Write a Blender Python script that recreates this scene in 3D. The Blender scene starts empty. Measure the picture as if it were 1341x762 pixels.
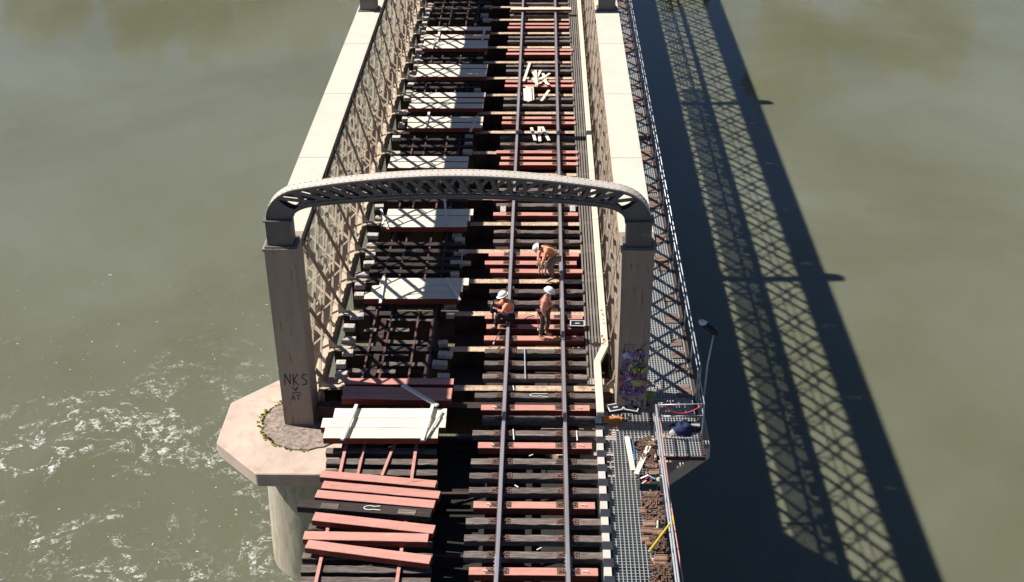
import bpy, bmesh, math, random
from mathutils import Vector, Matrix, noise
rnd = random.Random(7)
sc = bpy.context.scene
C = sc.collection

# ---------------- camera, world, sun, exposure ----------------
FPX, PCX, PCY, CAMZ = 1683.0, 670.5, 381.0, 20.7
RW = Matrix(((0.99973067, -0.00413325, 0.0228365), (0.02181164, 0.50346394, -0.86374088), (-0.00792729, 0.86400635, 0.50341849)))
cam_d = bpy.data.cameras.new('camera'); cam = bpy.data.objects.new('camera', cam_d); C.objects.link(cam)
cam.matrix_world = Matrix.Translation((0, 0, CAMZ)) @ RW.to_4x4()
cam_d.sensor_width = 36; cam_d.lens = FPX / 1341 * 36; cam_d.clip_end = 3000; cam_d.clip_start = .1
sc.camera = cam

SX, SY = .825, -.16            # shadow shift per metre of height
sundir = Vector((-SX, -SY, 1)).normalized()
elev = math.asin(sundir.z); azim = math.atan2(sundir.x, sundir.y)
w = bpy.data.worlds.new('World'); sc.world = w; w.use_nodes = True
nt = w.node_tree
sky = nt.nodes.new('ShaderNodeTexSky'); sky.sky_type = 'NISHITA'; sky.sun_disc = False
sky.sun_elevation = elev; sky.sun_rotation = azim; sky.air_density = .75; sky.dust_density = .2; sky.ozone_density = 4.0
nt.links.new(sky.outputs[0], nt.nodes['Background'].inputs[0]); nt.nodes['Background'].inputs[1].default_value = .05
sd = bpy.data.lights.new('sun', 'SUN'); sd.energy = 5.0; sd.angle = math.radians(.75); sd.color = (1, .95, .86)
so = bpy.data.objects.new('sun', sd); C.objects.link(so)
so.rotation_euler = (-sundir).to_track_quat('-Z', 'Y').to_euler(); so.location = (-30, 40, 60)
sc.view_settings.view_transform = 'Standard'; sc.view_settings.look = 'None'; sc.view_settings.gamma = 1
sc.view_settings.exposure = .72
sc.render.resolution_x = 1024; sc.render.resolution_y = 582

# ---------------- helpers ----------------
def at(px, py, z):             # photo pixel -> point on the level plane at height z
    d = RW @ Vector((px - PCX, -(py - PCY), -FPX)); t = (z - CAMZ) / d.z
    return Vector((0, 0, CAMZ)) + d * t

class MB:
    def __init__(s): s.v = []; s.f = []; s.m = []
    def quad(s, pts, m=0):
        n = len(s.v); s.v += [Vector(p) for p in pts]; s.f.append(tuple(range(n, n + len(pts)))); s.m.append(m); return s
    def obox(s, c, ax, ay, az, m=0, mt=None):      # half axes
        c = Vector(c); ax = Vector(ax); ay = Vector(ay); az = Vector(az); n = len(s.v)
        for k in (-1, 1):
            for j in (-1, 1):
                for i in (-1, 1): s.v.append(c + ax * i + ay * j + az * k)
        for q in ((0, 2, 3, 1), (4, 5, 7, 6), (0, 1, 5, 4), (2, 6, 7, 3), (0, 4, 6, 2), (1, 3, 7, 5)):
            s.f.append(tuple(n + a for a in q)); s.m.append(m)
        if mt is not None: s.m[-5] = mt
        return s
    def box(s, x0, x1, y0, y1, z0, z1, m=0, mt=None):
        return s.obox(((x0 + x1) / 2, (y0 + y1) / 2, (z0 + z1) / 2), ((x1 - x0) / 2, 0, 0), (0, (y1 - y0) / 2, 0), (0, 0, (z1 - z0) / 2), m, mt)
    def bar(s, a, b, w, h, up=(0, 0, 1), m=0):     # w sideways, h along up
        a = Vector(a); b = Vector(b); d = b - a; u = Vector(up); sd_ = d.cross(u)
        if sd_.length < 1e-6: sd_ = Vector((1, 0, 0))
        sd_.normalize(); u = sd_.cross(d).normalized()
        return s.obox((a + b) / 2, d / 2, sd_ * w / 2, u * h / 2, m)
    def tube(s, pts, r, n=8, m=0, cap=True):
        pts = [Vector(p) for p in pts]; rs = r if isinstance(r, (list, tuple)) else [r] * len(pts)
        base = len(s.v); prev = None
        for i, p in enumerate(pts):
            t = (pts[min(i + 1, len(pts) - 1)] - pts[max(i - 1, 0)]).normalized()
            a = t.cross(Vector((0, 0, 1)))
            if a.length < .05: a = t.cross(Vector((0, 1, 0)))
            a.normalize()
            if prev is not None and a.dot(prev) < 0: a = -a
            prev = a; b = t.cross(a)
            for k in range(n):
                g = 2 * math.pi * k / n; s.v.append(p + (a * math.cos(g) + b * math.sin(g)) * rs[i])
        for i in range(len(pts) - 1):
            for k in range(n):
                k2 = (k + 1) % n; s.f.append((base + i * n + k, base + i * n + k2, base + (i + 1) * n + k2, base + (i + 1) * n + k)); s.m.append(m)
        if cap:
            s.f.append(tuple(base + k for k in range(n))); s.m.append(m)
            s.f.append(tuple(base + (len(pts) - 1) * n + k for k in range(n))); s.m.append(m)
        return s
    def prism(s, poly, off, m=0, mt=None):         # polygon of 3D points extruded by off
        n = len(s.v); k = len(poly); off = Vector(off)
        s.v += [Vector(p) for p in poly] + [Vector(p) + off for p in poly]
        s.f.append(tuple(n + i for i in range(k))); s.m.append(m)
        s.f.append(tuple(n + k + i for i in range(k))); s.m.append(m if mt is None else mt)
        for i in range(k):
            j = (i + 1) % k; s.f.append((n + i, n + j, n + k + j, n + k + i)); s.m.append(m)
        return s
    def build(s, name, mats, parent=None, loc=None, smooth=False, bevel=0):
        if not isinstance(mats, (list, tuple)): mats = [mats]
        if parent is not None: org = parent.location.copy() if parent.parent is None else parent.parent.location + parent.location
        elif loc is not None: org = Vector(loc)
        else:
            org = Vector((sum(v.x for v in s.v) / len(s.v), sum(v.y for v in s.v) / len(s.v), min(v.z for v in s.v)))
        me = bpy.data.meshes.new(name); me.from_pydata([tuple(v - org) for v in s.v], [], s.f)
        for m in mats: me.materials.append(m)
        me.polygons.foreach_set('material_index', s.m)
        bm = bmesh.new(); bm.from_mesh(me); bmesh.ops.recalc_face_normals(bm, faces=bm.faces)
        if bevel: bmesh.ops.bevel(bm, geom=list(bm.edges), offset=bevel, segments=1, affect='EDGES', clamp_overlap=True)
        bm.to_mesh(me); bm.free()
        if smooth: me.polygons.foreach_set('use_smooth', [True] * len(me.polygons))
        o = bpy.data.objects.new(name, me); C.objects.link(o)
        if parent is not None: o.parent = parent
        else: o.location = org
        return o

def tag(o, label=None, cat=None, group=None, kind=None):
    if label: o['label'] = label
    if cat: o['category'] = cat
    if group: o['group'] = group
    if kind: o['kind'] = kind
    return o
def thing(name, loc, label, cat, group=None):
    o = bpy.data.objects.new(name, None); C.objects.link(o); o.location = loc; o.empty_display_size = .2
    return tag(o, label, cat, group)
ORD = ['first', 'second', 'third', 'fourth', 'fifth', 'sixth', 'seventh', 'eighth', 'ninth', 'tenth', 'eleventh', 'twelfth', 'thirteenth', 'fourteenth', 'fifteenth', 'sixteenth', 'seventeenth', 'eighteenth', 'nineteenth', 'twentieth']
TENS = {2: 'twenty', 3: 'thirty', 4: 'forty', 5: 'fifty', 6: 'sixty', 7: 'seventy', 8: 'eighty', 9: 'ninety'}
def ordn(i):
    i += 1
    if i <= 20: return ORD[i - 1]
    t, u = divmod(i, 10)
    return (TENS[t][:-1] + 'ieth') if u == 0 else TENS[t] + '-' + ORD[u - 1]

# ---------------- materials ----------------
def mat(name, col, rough=.7, var=.25, scale=3., stretch=(1, 1, 1), col2=None, thr=(.45, .65), bump=.0, bscale=30., metal=0., col3=None, scale3=.8, thr3=(.55, .75), spec=.4):
    m = bpy.data.materials.new(name); m.use_nodes = True; t = m.node_tree; N = t.nodes; L = t.links
    b = N['Principled BSDF']; b.inputs['Roughness'].default_value = rough; b.inputs['Metallic'].default_value = metal
    b.inputs['Specular IOR Level'].default_value = spec
    tc = N.new('ShaderNodeTexCoord'); oi = N.new('ShaderNodeObjectInfo')
    mp = N.new('ShaderNodeMapping'); mp.inputs['Scale'].default_value = stretch
    ad = N.new('ShaderNodeVectorMath'); ad.operation = 'ADD'
    ml = N.new('ShaderNodeMath'); ml.operation = 'MULTIPLY'; ml.inputs[1].default_value = 37.
    L.new(oi.outputs['Random'], ml.inputs[0]); L.new(tc.outputs['Object'], ad.inputs[0]); L.new(ml.outputs[0], ad.inputs[1]); L.new(ad.outputs[0], mp.inputs[0])
    def nz(sc_, det=5):
        n = N.new('ShaderNodeTexNoise'); n.inputs['Scale'].default_value = sc_; n.inputs['Detail'].default_value = det; n.inputs['Roughness'].default_value = .65
        L.new(mp.outputs[0], n.inputs[0]); return n
    n1 = nz(scale); mr = N.new('ShaderNodeMapRange'); mr.inputs['From Min'].default_value = .3; mr.inputs['From Max'].default_value = .7
    mr.inputs['To Min'].default_value = 1 - var; mr.inputs['To Max'].default_value = 1 + var; L.new(n1.outputs[0], mr.inputs[0])
    mx = N.new('ShaderNodeVectorMath'); mx.operation = 'SCALE'; mx.inputs[0].default_value = col; L.new(mr.outputs[0], mx.inputs['Scale'])
    out = mx.outputs[0]
    for cc, s_, th in ((col2, scale * 2.3, thr), (col3, scale3, thr3)):
        if cc is None: continue
        n2 = nz(s_, 7); r2 = N.new('ShaderNodeMapRange'); r2.inputs['From Min'].default_value = th[0]; r2.inputs['From Max'].default_value = th[1]; L.new(n2.outputs[0], r2.inputs[0])
        mm = N.new('ShaderNodeMix'); mm.data_type = 'RGBA'; L.new(r2.outputs[0], mm.inputs[0]); L.new(out, mm.inputs[6]); mm.inputs[7].default_value = (*cc, 1); out = mm.outputs[2]
    # a little per-object brightness shift
    rv = N.new('ShaderNodeMapRange'); rv.inputs['To Min'].default_value = 1 - var * .5; rv.inputs['To Max'].default_value = 1 + var * .5; L.new(oi.outputs['Random'], rv.inputs[0])
    sv = N.new('ShaderNodeVectorMath'); sv.operation = 'SCALE'; L.new(out, sv.inputs[0]); L.new(rv.outputs[0], sv.inputs['Scale'])
    L.new(sv.outputs[0], b.inputs['Base Color'])
    if bump:
        nb = nz(bscale, 4); bp = N.new('ShaderNodeBump'); bp.inputs['Strength'].default_value = bump; bp.inputs['Distance'].default_value = .02
        L.new(nb.outputs[0], bp.inputs['Height']); L.new(bp.outputs[0], b.inputs['Normal'])
    return m
M = {}
M['cream'] = mat('cream_steel_paint', (.56, .515, .43), .55, .07, 1.2, col2=(.40, .30, .2), thr=(.66, .85), bump=.15)
M['lattice'] = mat('lattice_paint', (.42, .345, .26), .6, .2, 1.5, col2=(.25, .15, .09), thr=(.56, .75), bump=.2)
M['flat'] = mat('flat_bar_brown', (.24, .165, .12), .6, .2, 1.5, col2=(.33, .24, .16), thr=(.5, .7), bump=.2)
M['post'] = mat('shaded_post_cream', (.29, .235, .185), .6, .1, .8, stretch=(5, 5, .6), col2=(.16, .065, .03), thr=(.58, .7), bump=.15)  # cream paint darkened to carry the front's shade; the rust streaks are rust
M['portal'] = mat('portal_shade_paint', (.125, .11, .105), .6, .15, 2, col2=(.25, .2, .17), thr=(.6, .8), bump=.2)  # portal paint with the shade of its face put into the colour
M['arch_top'] = mat('arch_lit_top_paint', (.47, .42, .375), .6, .1, 2, bump=.2)  # lighter copy of the portal paint for the sunlit top
M['girder'] = mat('girder_rusty_paint', (.50, .37, .26), .7, .25, 2.5, col2=(.16, .08, .05), thr=(.5, .75), bump=.3)
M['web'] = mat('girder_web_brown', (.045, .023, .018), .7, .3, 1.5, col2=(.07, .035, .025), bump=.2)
M['rail'] = mat('rail_steel', (.27, .255, .285), .42, .12, 2, stretch=(1, .2, 1), metal=.25)
M['rail_side'] = mat('rail_rust', (.07, .045, .035), .8, .3, 5)
M['old'] = mat('old_sleeper_wood', (.135, .108, .096), .9, .45, 5, stretch=(.5, 6, 3), col2=(.05, .035, .03), thr=(.5, .64), bump=.6, bscale=12, col3=(.25, .21, .185), scale3=2.5, thr3=(.55, .7))
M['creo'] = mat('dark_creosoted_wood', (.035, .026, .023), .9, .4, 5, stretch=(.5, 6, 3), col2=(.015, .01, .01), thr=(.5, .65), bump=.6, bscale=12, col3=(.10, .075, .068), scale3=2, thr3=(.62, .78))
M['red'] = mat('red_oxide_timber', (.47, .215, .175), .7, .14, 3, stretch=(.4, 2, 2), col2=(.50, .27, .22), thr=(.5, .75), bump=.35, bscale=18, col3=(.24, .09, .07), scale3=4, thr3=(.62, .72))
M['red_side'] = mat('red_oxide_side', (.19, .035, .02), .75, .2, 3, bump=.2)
M['white'] = mat('fresh_pale_timber', (.66, .60, .49), .7, .1, 3, stretch=(.4, 5, 3), col2=(.42, .34, .25), thr=(.6, .78), bump=.35)
M['batten'] = mat('pale_batten', (.66, .62, .55), .75, .1, 4)
M['block'] = mat('pale_block', (.5, .45, .40), .8, .2, 6, col2=(.25, .2, .18))
M['duct'] = mat('duct_cream', (.60, .53, .42), .6, .1, 3, col2=(.4, .3, .22), thr=(.62, .8))
M['kerb_w'] = mat('kerb_white', (.46, .43, .38), .6, .1, 4)
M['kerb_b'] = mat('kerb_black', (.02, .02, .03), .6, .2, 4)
M['grey_slat'] = mat('grey_slats', (.16, .14, .125), .8, .25, 3, stretch=(6, .3, 1))
M['grate'] = mat('galvanised_grating', (.33, .34, .34), .5, .1, 4, metal=.3)
M['galv'] = mat('galvanised_rail', (.50, .51, .54), .4, .1, 4, metal=.35)
M['plank'] = mat('brown_walkway_board', (.17, .12, .10), .85, .3, 3, stretch=(1, 8, 1), col2=(.14, .08, .06), bump=.4)
M['rust'] = mat('rusty_iron', (.15, .085, .06), .8, .4, 9, col2=(.05, .03, .022))
M['rustp'] = mat('rusty_plate', (.22, .13, .09), .75, .3, 5, col2=(.2, .1, .07))
M['concrete'] = mat('pier_concrete', (.50, .39, .325), .85, .12, 1.2, col2=(.40, .27, .21), thr=(.52, .78), bump=.5, bscale=14, col3=(.58, .50, .42), scale3=1.0)
M['column'] = mat('column_concrete', (.40, .36, .28), .85, .12, 1.2, stretch=(2, 2, .4), col2=(.27, .24, .17), bump=.3)
M['soil'] = mat('dry_soil_patch', (.34, .265, .22), .95, .3, 4, col2=(.15, .12, .1), bump=.6)
M['moss'] = mat('moss', (.24, .24, .07), .95, .4, 14, bump=.8)
M['black'] = mat('black_plastic', (.012, .013, .017), .45, .2, 5)
M['alu'] = mat('aluminium_edge', (.7, .7, .72), .4, .1, 5, metal=.3)
M['orange'] = mat('orange_mesh', (.62, .22, .06), .7, .25, 12)
M['yellow'] = mat('yellow_paint', (.70, .50, .03), .5, .1, 6)
M['blue'] = mat('navy_cloth', (.014, .022, .07), .85, .3, 6, bump=.5)
M['bluep'] = mat('blue_plastic', (.03, .12, .36), .5, .1, 6)
M['redp'] = mat('red_plastic', (.5, .03, .04), .5, .2, 6)
M['green'] = mat('dark_green_plastic', (.01, .045, .035), .5, .2, 6)
M['skin'] = mat('skin', (.42, .24, .16), .6, .05, 10)
M['helmet'] = mat('white_hard_hat', (.80, .80, .82), .35, .03, 5)
M['hivis'] = mat('orange_hivis', (.82, .29, .17), .8, .15, 8)
M['hivis2'] = mat('faded_orange_shirt', (.76, .36, .29), .8, .15, 8)
M['lilac'] = mat('silver_tape', (.45, .38, .46), .6, .1, 8)
M['mustard'] = mat('mustard_vest', (.58, .36, .14), .8, .2, 8)
M['khaki'] = mat('dusty_khaki', (.26, .20, .155), .85, .2, 8)
M['darktr'] = mat('dark_trousers', (.02, .02, .022), .85, .2, 8)
M['browntr'] = mat('dark_brown_trousers', (.07, .05, .04), .85, .2, 8)
M['boot'] = mat('tan_boot', (.42, .24, .14), .8, .2, 8)
M['hair'] = mat('dark_hair', (.03, .02, .015), .8, .2, 8)
M['purple'] = mat('purple_spray', (.19, .11, .25), .7, .2, 8)
M['palespray'] = mat('pale_blue_spray', (.42, .44, .62), .7, .1, 8)
M['limespray'] = mat('lime_spray', (.36, .38, .05), .7, .2, 8)
M['blackspray'] = mat('black_spray', (.02, .015, .02), .7, .2, 8)
M['redspray'] = mat('red_spray', (.4, .04, .05), .7, .2, 8)
M['chalk'] = mat('white_chalk', (.7, .7, .68), .9, .1, 8)
M['bark'] = mat('bark', (.22, .18, .13), .9, .3, 3)
M['leaf'] = mat('gum_leaves', (.085, .09, .02), .7, .35, .4, col2=(.13, .13, .04))
M['bank'] = mat('river_bank', (.22, .18, .11), .95, .3, .1, col2=(.1, .12, .04), bump=.5, bscale=1)

M['strip'] = mat('shade_dark_strip', (.12, .055, .05), .8, .4, 4, col2=(.04, .02, .02), thr=(.45, .6))  # red strips darkened for the shaded bay; the near ones stay red
M['gap_black'] = mat('gap_black_steel', (.018, .017, .014), .9, .4, 2)  # near black for the added sheet that darkens the gaps
# water
def water_mat():
    m = bpy.data.materials.new('river_water'); m.use_nodes = True; t = m.node_tree; N = t.nodes; L = t.links
    b = N['Principled BSDF']; tc = N.new('ShaderNodeTexCoord')
    b.inputs['IOR'].default_value = 1.37; b.inputs['Roughness'].default_value = .06
    def noise_(s_, d, r=.55, dist=0., vec=None):
        n = N.new('ShaderNodeTexNoise'); n.inputs['Scale'].default_value = s_; n.inputs['Detail'].default_value = d; n.inputs['Roughness'].default_value = r; n.inputs['Distortion'].default_value = dist
        L.new(vec or tc.outputs['Object'], n.inputs[0]); return n.outputs[0]
    def math_(op, a, b_=None, cl=False):
        x = N.new('ShaderNodeMath'); x.operation = op; x.use_clamp = cl
        for i, q in enumerate((a, b_)):
            if q is None: continue
            if isinstance(q, (int, float)): x.inputs[i].default_value = q
            else: L.new(q, x.inputs[i])
        return x.outputs[0]
    def rng(a, f0, f1, t0=0., t1=1.):
        r = N.new('ShaderNodeMapRange'); r.inputs[1].default_value = f0; r.inputs[2].default_value = f1; r.inputs[3].default_value = t0; r.inputs[4].default_value = t1
        L.new(a, r.inputs[0]); return r.outputs[0]
    sep = N.new('ShaderNodeSeparateXYZ'); L.new(tc.outputs['Object'], sep.inputs[0])
    big = noise_(.05, 5, .6, .4)
    cr = N.new('ShaderNodeMix'); cr.data_type = 'RGBA'; L.new(rng(big, .35, .65), cr.inputs[0])
    cr.inputs[6].default_value = (.112, .113, .068, 1); cr.inputs[7].default_value = (.150, .156, .116, 1)
    # foam: thin broken streaks where the current boils downstream of the pier
    wx = N.new('ShaderNodeVectorMath'); wx.operation = 'ADD'
    nv = N.new('ShaderNodeTexNoise'); nv.inputs['Scale'].default_value = .35; nv.inputs['Detail'].default_value = 3; L.new(tc.outputs['Object'], nv.inputs[0])
    sc_ = N.new('ShaderNodeVectorMath'); sc_.operation = 'SCALE'; sc_.inputs['Scale'].default_value = 4.5; L.new(nv.outputs['Color'], sc_.inputs[0])
    L.new(tc.outputs['Object'], wx.inputs[0]); L.new(sc_.outputs[0], wx.inputs[1])
    ridge = noise_(.34, 8, .66, 1.3, wx.outputs[0])
    rd = math_('ABSOLUTE', math_('SUBTRACT', ridge, .5))
    streak = rng(rd, .0, .05, 1, 0)
    brk = rng(noise_(2.6, 6, .75, .5), .47, .55)
    fine = rng(noise_(9, 4, .8, 1.), .46, .54)
    patch = rng(noise_(.17, 4, .62, .8), .47, .58)
    # region: strongest lower left
    gy = rng(sep.outputs['Y'], 43, 27); gx = rng(sep.outputs['X'], -3, -9)
    reg = math_('MULTIPLY', math_('MULTIPLY', gy, gx), math_('ADD', patch, rng(sep.outputs['Y'], 31, 24, 0, .45)), True)
    foam = math_('MULTIPLY', math_('MULTIPLY', math_('MULTIPLY', streak, brk), fine), math_('MULTIPLY', reg, 2.4), True)
    boil = math_('MULTIPLY', math_('MULTIPLY', rng(noise_(5.5, 7, .8, 1.5), .60, .655), rng(sep.outputs['Y'], 33, 28)), math_('MULTIPLY', gx, patch), True)
    spark = math_('MULTIPLY', rng(noise_(6, 2, .5, .6), .73, .75), math_('MULTIPLY', rng(sep.outputs['Y'], 52, 34), gx), True)
    foam = math_('MAXIMUM', math_('MAXIMUM', foam, math_('MULTIPLY', boil, .85)), spark)
    cf = N.new('ShaderNodeMix'); cf.data_type = 'RGBA'; L.new(math_('MULTIPLY', foam, .95), cf.inputs[0]); L.new(cr.outputs[2], cf.inputs[6]); cf.inputs[7].default_value = (.8, .8, .76, 1)
    L.new(cf.outputs[2], b.inputs['Base Color'])
    L.new(rng(foam, 0, .5, .04, .6), b.inputs['Roughness'])
    b.inputs['Subsurface Weight'].default_value = 1.; b.inputs['Subsurface Radius'].default_value = (1, 1, .8); b.inputs['Subsurface Scale'].default_value = .7
    # ripples, rougher in the boil
    mp = N.new('ShaderNodeMapping'); mp.inputs['Scale'].default_value = (1, .55, 1); L.new(tc.outputs['Object'], mp.inputs[0])
    h = math_('ADD', math_('MULTIPLY', noise_(.5, 3, .5, .6, mp.outputs[0]), .9), math_('MULTIPLY', noise_(2.2, 6, .65, .8, mp.outputs[0]), .26))
    bump = N.new('ShaderNodeBump'); bump.inputs['Distance'].default_value = .12
    L.new(math_('ADD', h, math_('MULTIPLY', foam, .6)), bump.inputs['Height'])
    rough_reg = math_('MULTIPLY', rng(sep.outputs['Y'], 50, 26), rng(sep.outputs['X'], 2, -6), True)
    L.new(rng(rough_reg, 0, 1, .07, 1.), bump.inputs['Strength'])
    L.new(bump.outputs[0], b.inputs['Normal'])
    return m
WZ = -6.2
wm = MB(); wm.quad([(-400, -60, WZ), (400, -60, WZ), (400, 122, WZ), (-400, 122, WZ)])
tag(wm.build('river_water', water_mat(), loc=(0, 0, WZ)), kind='structure')
gm = MB()     # far bank and ground beyond to the horizon
xs = [-2000, -700, -300] + [-150 + 6 * i for i in range(51)] + [300, 700, 2000]
ys = [(112, -9), (116, -6.6), (119, -5.4), (124, -3.6), (140, -2), (200, -1), (600, 0), (2500, 0)]
vi = []
for j, (y, z) in enumerate(ys):
    for x in xs: gm.v.append(Vector((x, y + (2.5 * noise.noise(Vector((x * .05, j, 0))) if abs(x) < 300 else 0), z + (.5 * noise.noise(Vector((x * .1, y, 1)))))))
nx = len(xs)
for j in range(len(ys) - 1):
    for i in range(nx - 1): gm.f.append((j * nx + i, j * nx + i + 1, (j + 1) * nx + i + 1, (j + 1) * nx + i)); gm.m.append(0)
tag(gm.build('ground', M['bank'], loc=(0, 112, -9)), kind='structure')
bedm = MB(); bedm.quad([(-2000, -600, -9.5), (2000, -600, -9.5), (2000, 2500, -9.5), (-2000, 2500, -9.5)])
tag(bedm.build('river_bed', M['bank'], loc=(0, 0, -9.5)), kind='structure')

# ---------------- trees on the far bank (seen as reflections) ----------------
def tree(x, y, hgt, wid, label, seed):
    r = random.Random(seed); z0 = -4.6
    t = thing('gum_tree', (x, y, z0), label, 'tree', 'gum trees on the far bank')
    tm = MB(); tm.tube([(x, y, z0 - .6), (x + .3, y, z0 + hgt * .3), (x - .2, y + .3, z0 + hgt * .6), (x, y, z0 + hgt * .85)], [.6, .42, .28, .08], 9)
    cl = []
    for i in range(9):
        a = r.uniform(0, 6.28); q = r.uniform(.35, .75); e = Vector((x + math.cos(a) * wid * r.uniform(.25, .5), y + math.sin(a) * wid * r.uniform(.25, .5), z0 + hgt * (q + .18)))
        tm.tube([(x, y, z0 + hgt * q * .8), (Vector((x, y, z0 + hgt * q * .8)) + e) / 2 + Vector((0, 0, .5)), e], [.2, .13, .05], 6); cl.append(e)
    tm.build('trunk', M['bark'], t)
    cm = MB()
    for i in range(16): cl.append(Vector((x + r.gauss(0, wid * .24), y + r.gauss(0, wid * .24), z0 + hgt * r.uniform(.42, .95))))
    for c in cl:
        R_ = r.uniform(.13, .24) * wid
        for k in range(150):
            d = Vector((r.gauss(0, 1), r.gauss(0, 1), r.gauss(0, .7))); d = d.normalized() * R_ * r.uniform(.4, 1.05) + c
            u = Vector((r.gauss(0, 1), r.gauss(0, 1), r.gauss(0, 1))).normalized(); v_ = u.orthogonal().normalized(); s_ = r.uniform(.25, .5)
            cm.quad([d - u * s_, d + v_ * s_ * .6, d + u * s_, d - v_ * s_ * .6])
    cm.build('crown', M['leaf'], t)
sp = [(-62, 17, 11), (-50, 14, 9), (-37, 19, 12), (-25, 17, 10), (-12, 12, 8), (2, 14, 8), (13, 11, 7), (25.5, 22, 9), (36.5, 19, 10), (50, 9, 8), (62, 13, 9)]
for i, (x, h, wd) in enumerate(sp):
    tree(x, 123 + (i * 37 % 5), h, wd, 'river gum tree on the far bank, %s from the left' % ordn(i), 100 + i)

# ---------------- piers ----------------
def octa(cx, cy, r): return [(cx + r / math.cos(math.pi / 8) * math.cos(math.pi / 8 + k * math.pi / 4), cy + r / math.cos(math.pi / 8) * math.sin(math.pi / 8 + k * math.pi / 4)) for k in range(8)]
def pier(cx, cy, label, soil):
    t = thing('bridge_pier', (cx, cy, WZ - 1), label, 'pier', 'bridge piers')
    zt, zb = -.92, -1.36
    c = MB(); c.prism([(x, y, zb) for x, y in octa(cx, cy, 2.34)], (0, 0, zt - zb)); c.build('pier_cap', M['concrete'], t, bevel=.025)
    k = MB(); n = 40; cx0, cy0 = cx, cy; cx, cy = cx - .05, cy + .65
    prof = [(1.5, WZ - 2), (1.48, WZ + .5), (1.36, -2.1), (1.34, -1.8), (1.42, -1.6), (1.42, -1.361)]
    for r_, z in prof:
        for i in range(n): k.v.append(Vector((cx + r_ * math.cos(i * 2 * math.pi / n), cy + r_ * math.sin(i * 2 * math.pi / n), z)))
    for j in range(len(prof) - 1):
        for i in range(n): k.f.append((j * n + i, j * n + (i + 1) % n, (j + 1) * n + (i + 1) % n, (j + 1) * n + i)); k.m.append(0)
    k.build('column', M['column'], t, smooth=True); cx, cy = cx0, cy0
    if soil:
        s = MB(); r = random.Random(3); pts = []
        for i in range(40):
            a = i * 2 * math.pi / 40; rr = 1.27 * (1 + .04 * r.uniform(-1, 1)); pts.append((cx + .1 + rr * math.cos(a), cy + rr * math.sin(a), zt + .004))
        s.prism(pts, (0, 0, .035)); s.build('soil_patch', M['soil'], t)
        g = MB()
        for i in range(230):
            a = r.uniform(2.0, 3.9) if r.random() < .85 else r.uniform(3.9, 4.9); rr = 1.27 + r.gauss(0, .05 + (.05 if 2.0 < a < 3.4 else 0)); p = Vector((cx + .1 + rr * math.cos(a), cy + rr * math.sin(a), zt + .02))
            sz = r.uniform(.02, .05); u = Vector((r.gauss(0, 1), r.gauss(0, 1), 0)).normalized() * sz
            g.v += [p - u, p + u, p + Vector((0, 0, sz * .8))]; n0 = len(g.v); g.f.append((n0 - 3, n0 - 2, n0 - 1)); g.m.append(0)
            v_ = Vector((-u.y, u.x, 0)); g.quad([p - u - v_, p + u - v_, p + u + v_, p - u + v_])
        g.build('moss', M['moss'], t)
        tw = MB()
        for i in range(14):
            p = Vector((cx - .35 + r.uniform(-.3, .3), cy + .75 + r.uniform(-.3, .3), zt + .05)); a = r.uniform(0, 6.28); l = r.uniform(.25, .6)
            q = p + Vector((math.cos(a) * l, math.sin(a) * l, r.uniform(.02, .15))); tw.tube([p, (p + q) / 2 + Vector((r.uniform(-.05, .05), r.uniform(-.05, .05), .05)), q], [.012, .009, .004], 5)
        tw.build('dry_twigs', M['soil'], t)
    return t
pier(-6.7, 29.6, 'pale octagonal concrete pier cap on a round column, left of the bridge', True)
pier(2.35, 29.6, 'octagonal concrete pier in the shade under the right side walkway', False)

# ---------------- graffiti strokes ----------------
GL = {'N': [[(0, 0), (.08, 1), (.75, .1), (.8, 1.02)]], 'K': [[(.1, 0), (.05, 1)], [(.7, 1), (.1, .45), (.75, 0)]], 'S': [[(.8, .95), (.3, 1), (.1, .72), (.7, .42), (.75, .1), (.1, 0)]],
      'A': [[(0, 0), (.4, 1), (.8, 0)], [(.15, .4), (.65, .4)]], 'H': [[(.05, 0), (.05, 1)], [(.7, 0), (.75, 1)], [(.05, .5), (.7, .5)]], 'E': [[(.7, 1), (.1, 1), (.1, 0), (.7, 0)], [(.1, .5), (.6, .5)]],
      'R': [[(.1, 0), (.1, 1), (.7, .9), (.65, .5), (.1, .5), (.75, 0)]], 'O': [[(.4, 0), (.05, .3), (.05, .75), (.4, 1), (.75, .7), (.75, .3), (.4, 0)]], '8': [[(.4, .5), (.1, .75), (.4, 1), (.7, .75), (.4, .5), (.1, .2), (.4, 0), (.7, .2), (.4, .5)]],
      'T': [[(.0, 1), (.8, 1)], [(.4, 1), (.4, 0)]], 'M': [[(0, 0), (.1, 1), (.4, .4), (.7, 1), (.8, 0)]], 'L': [[(.1, 1), (.1, 0), (.7, 0)]], 'V': [[(0, 1), (.4, 0), (.8, 1)]], 'D': [[(.1, 0), (.1, 1), (.6, .8), (.7, .3), (.1, 0)]],
      'F': [[(.1, 0), (.1, 1), (.8, 1)], [(.1, .5), (.6, .5)]], 'I': [[(.3, 0), (.3, 1)]], 'C': [[(.8, .85), (.4, 1), (.05, .6), (.15, .1), (.8, .1)]], 'c': [[(.9, .0), (.4, .75), (.1, .5), (.3, .15), (.75, .7)]]}
def stroke(mb, pts, wdt, y, dy=.004, m=0):        # flat strokes lying on a face of constant y
    for a, b in zip(pts, pts[1:]):
        a = Vector((a[0], y, a[1])); b = Vector((b[0], y, b[1])); d = (b - a)
        if d.length < 1e-4: continue
        d2 = d.normalized() * wdt * .4; mb.bar(a - d2, b + d2, dy, wdt, up=Vector((0, 1, 0)).cross(d), m=m)
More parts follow.
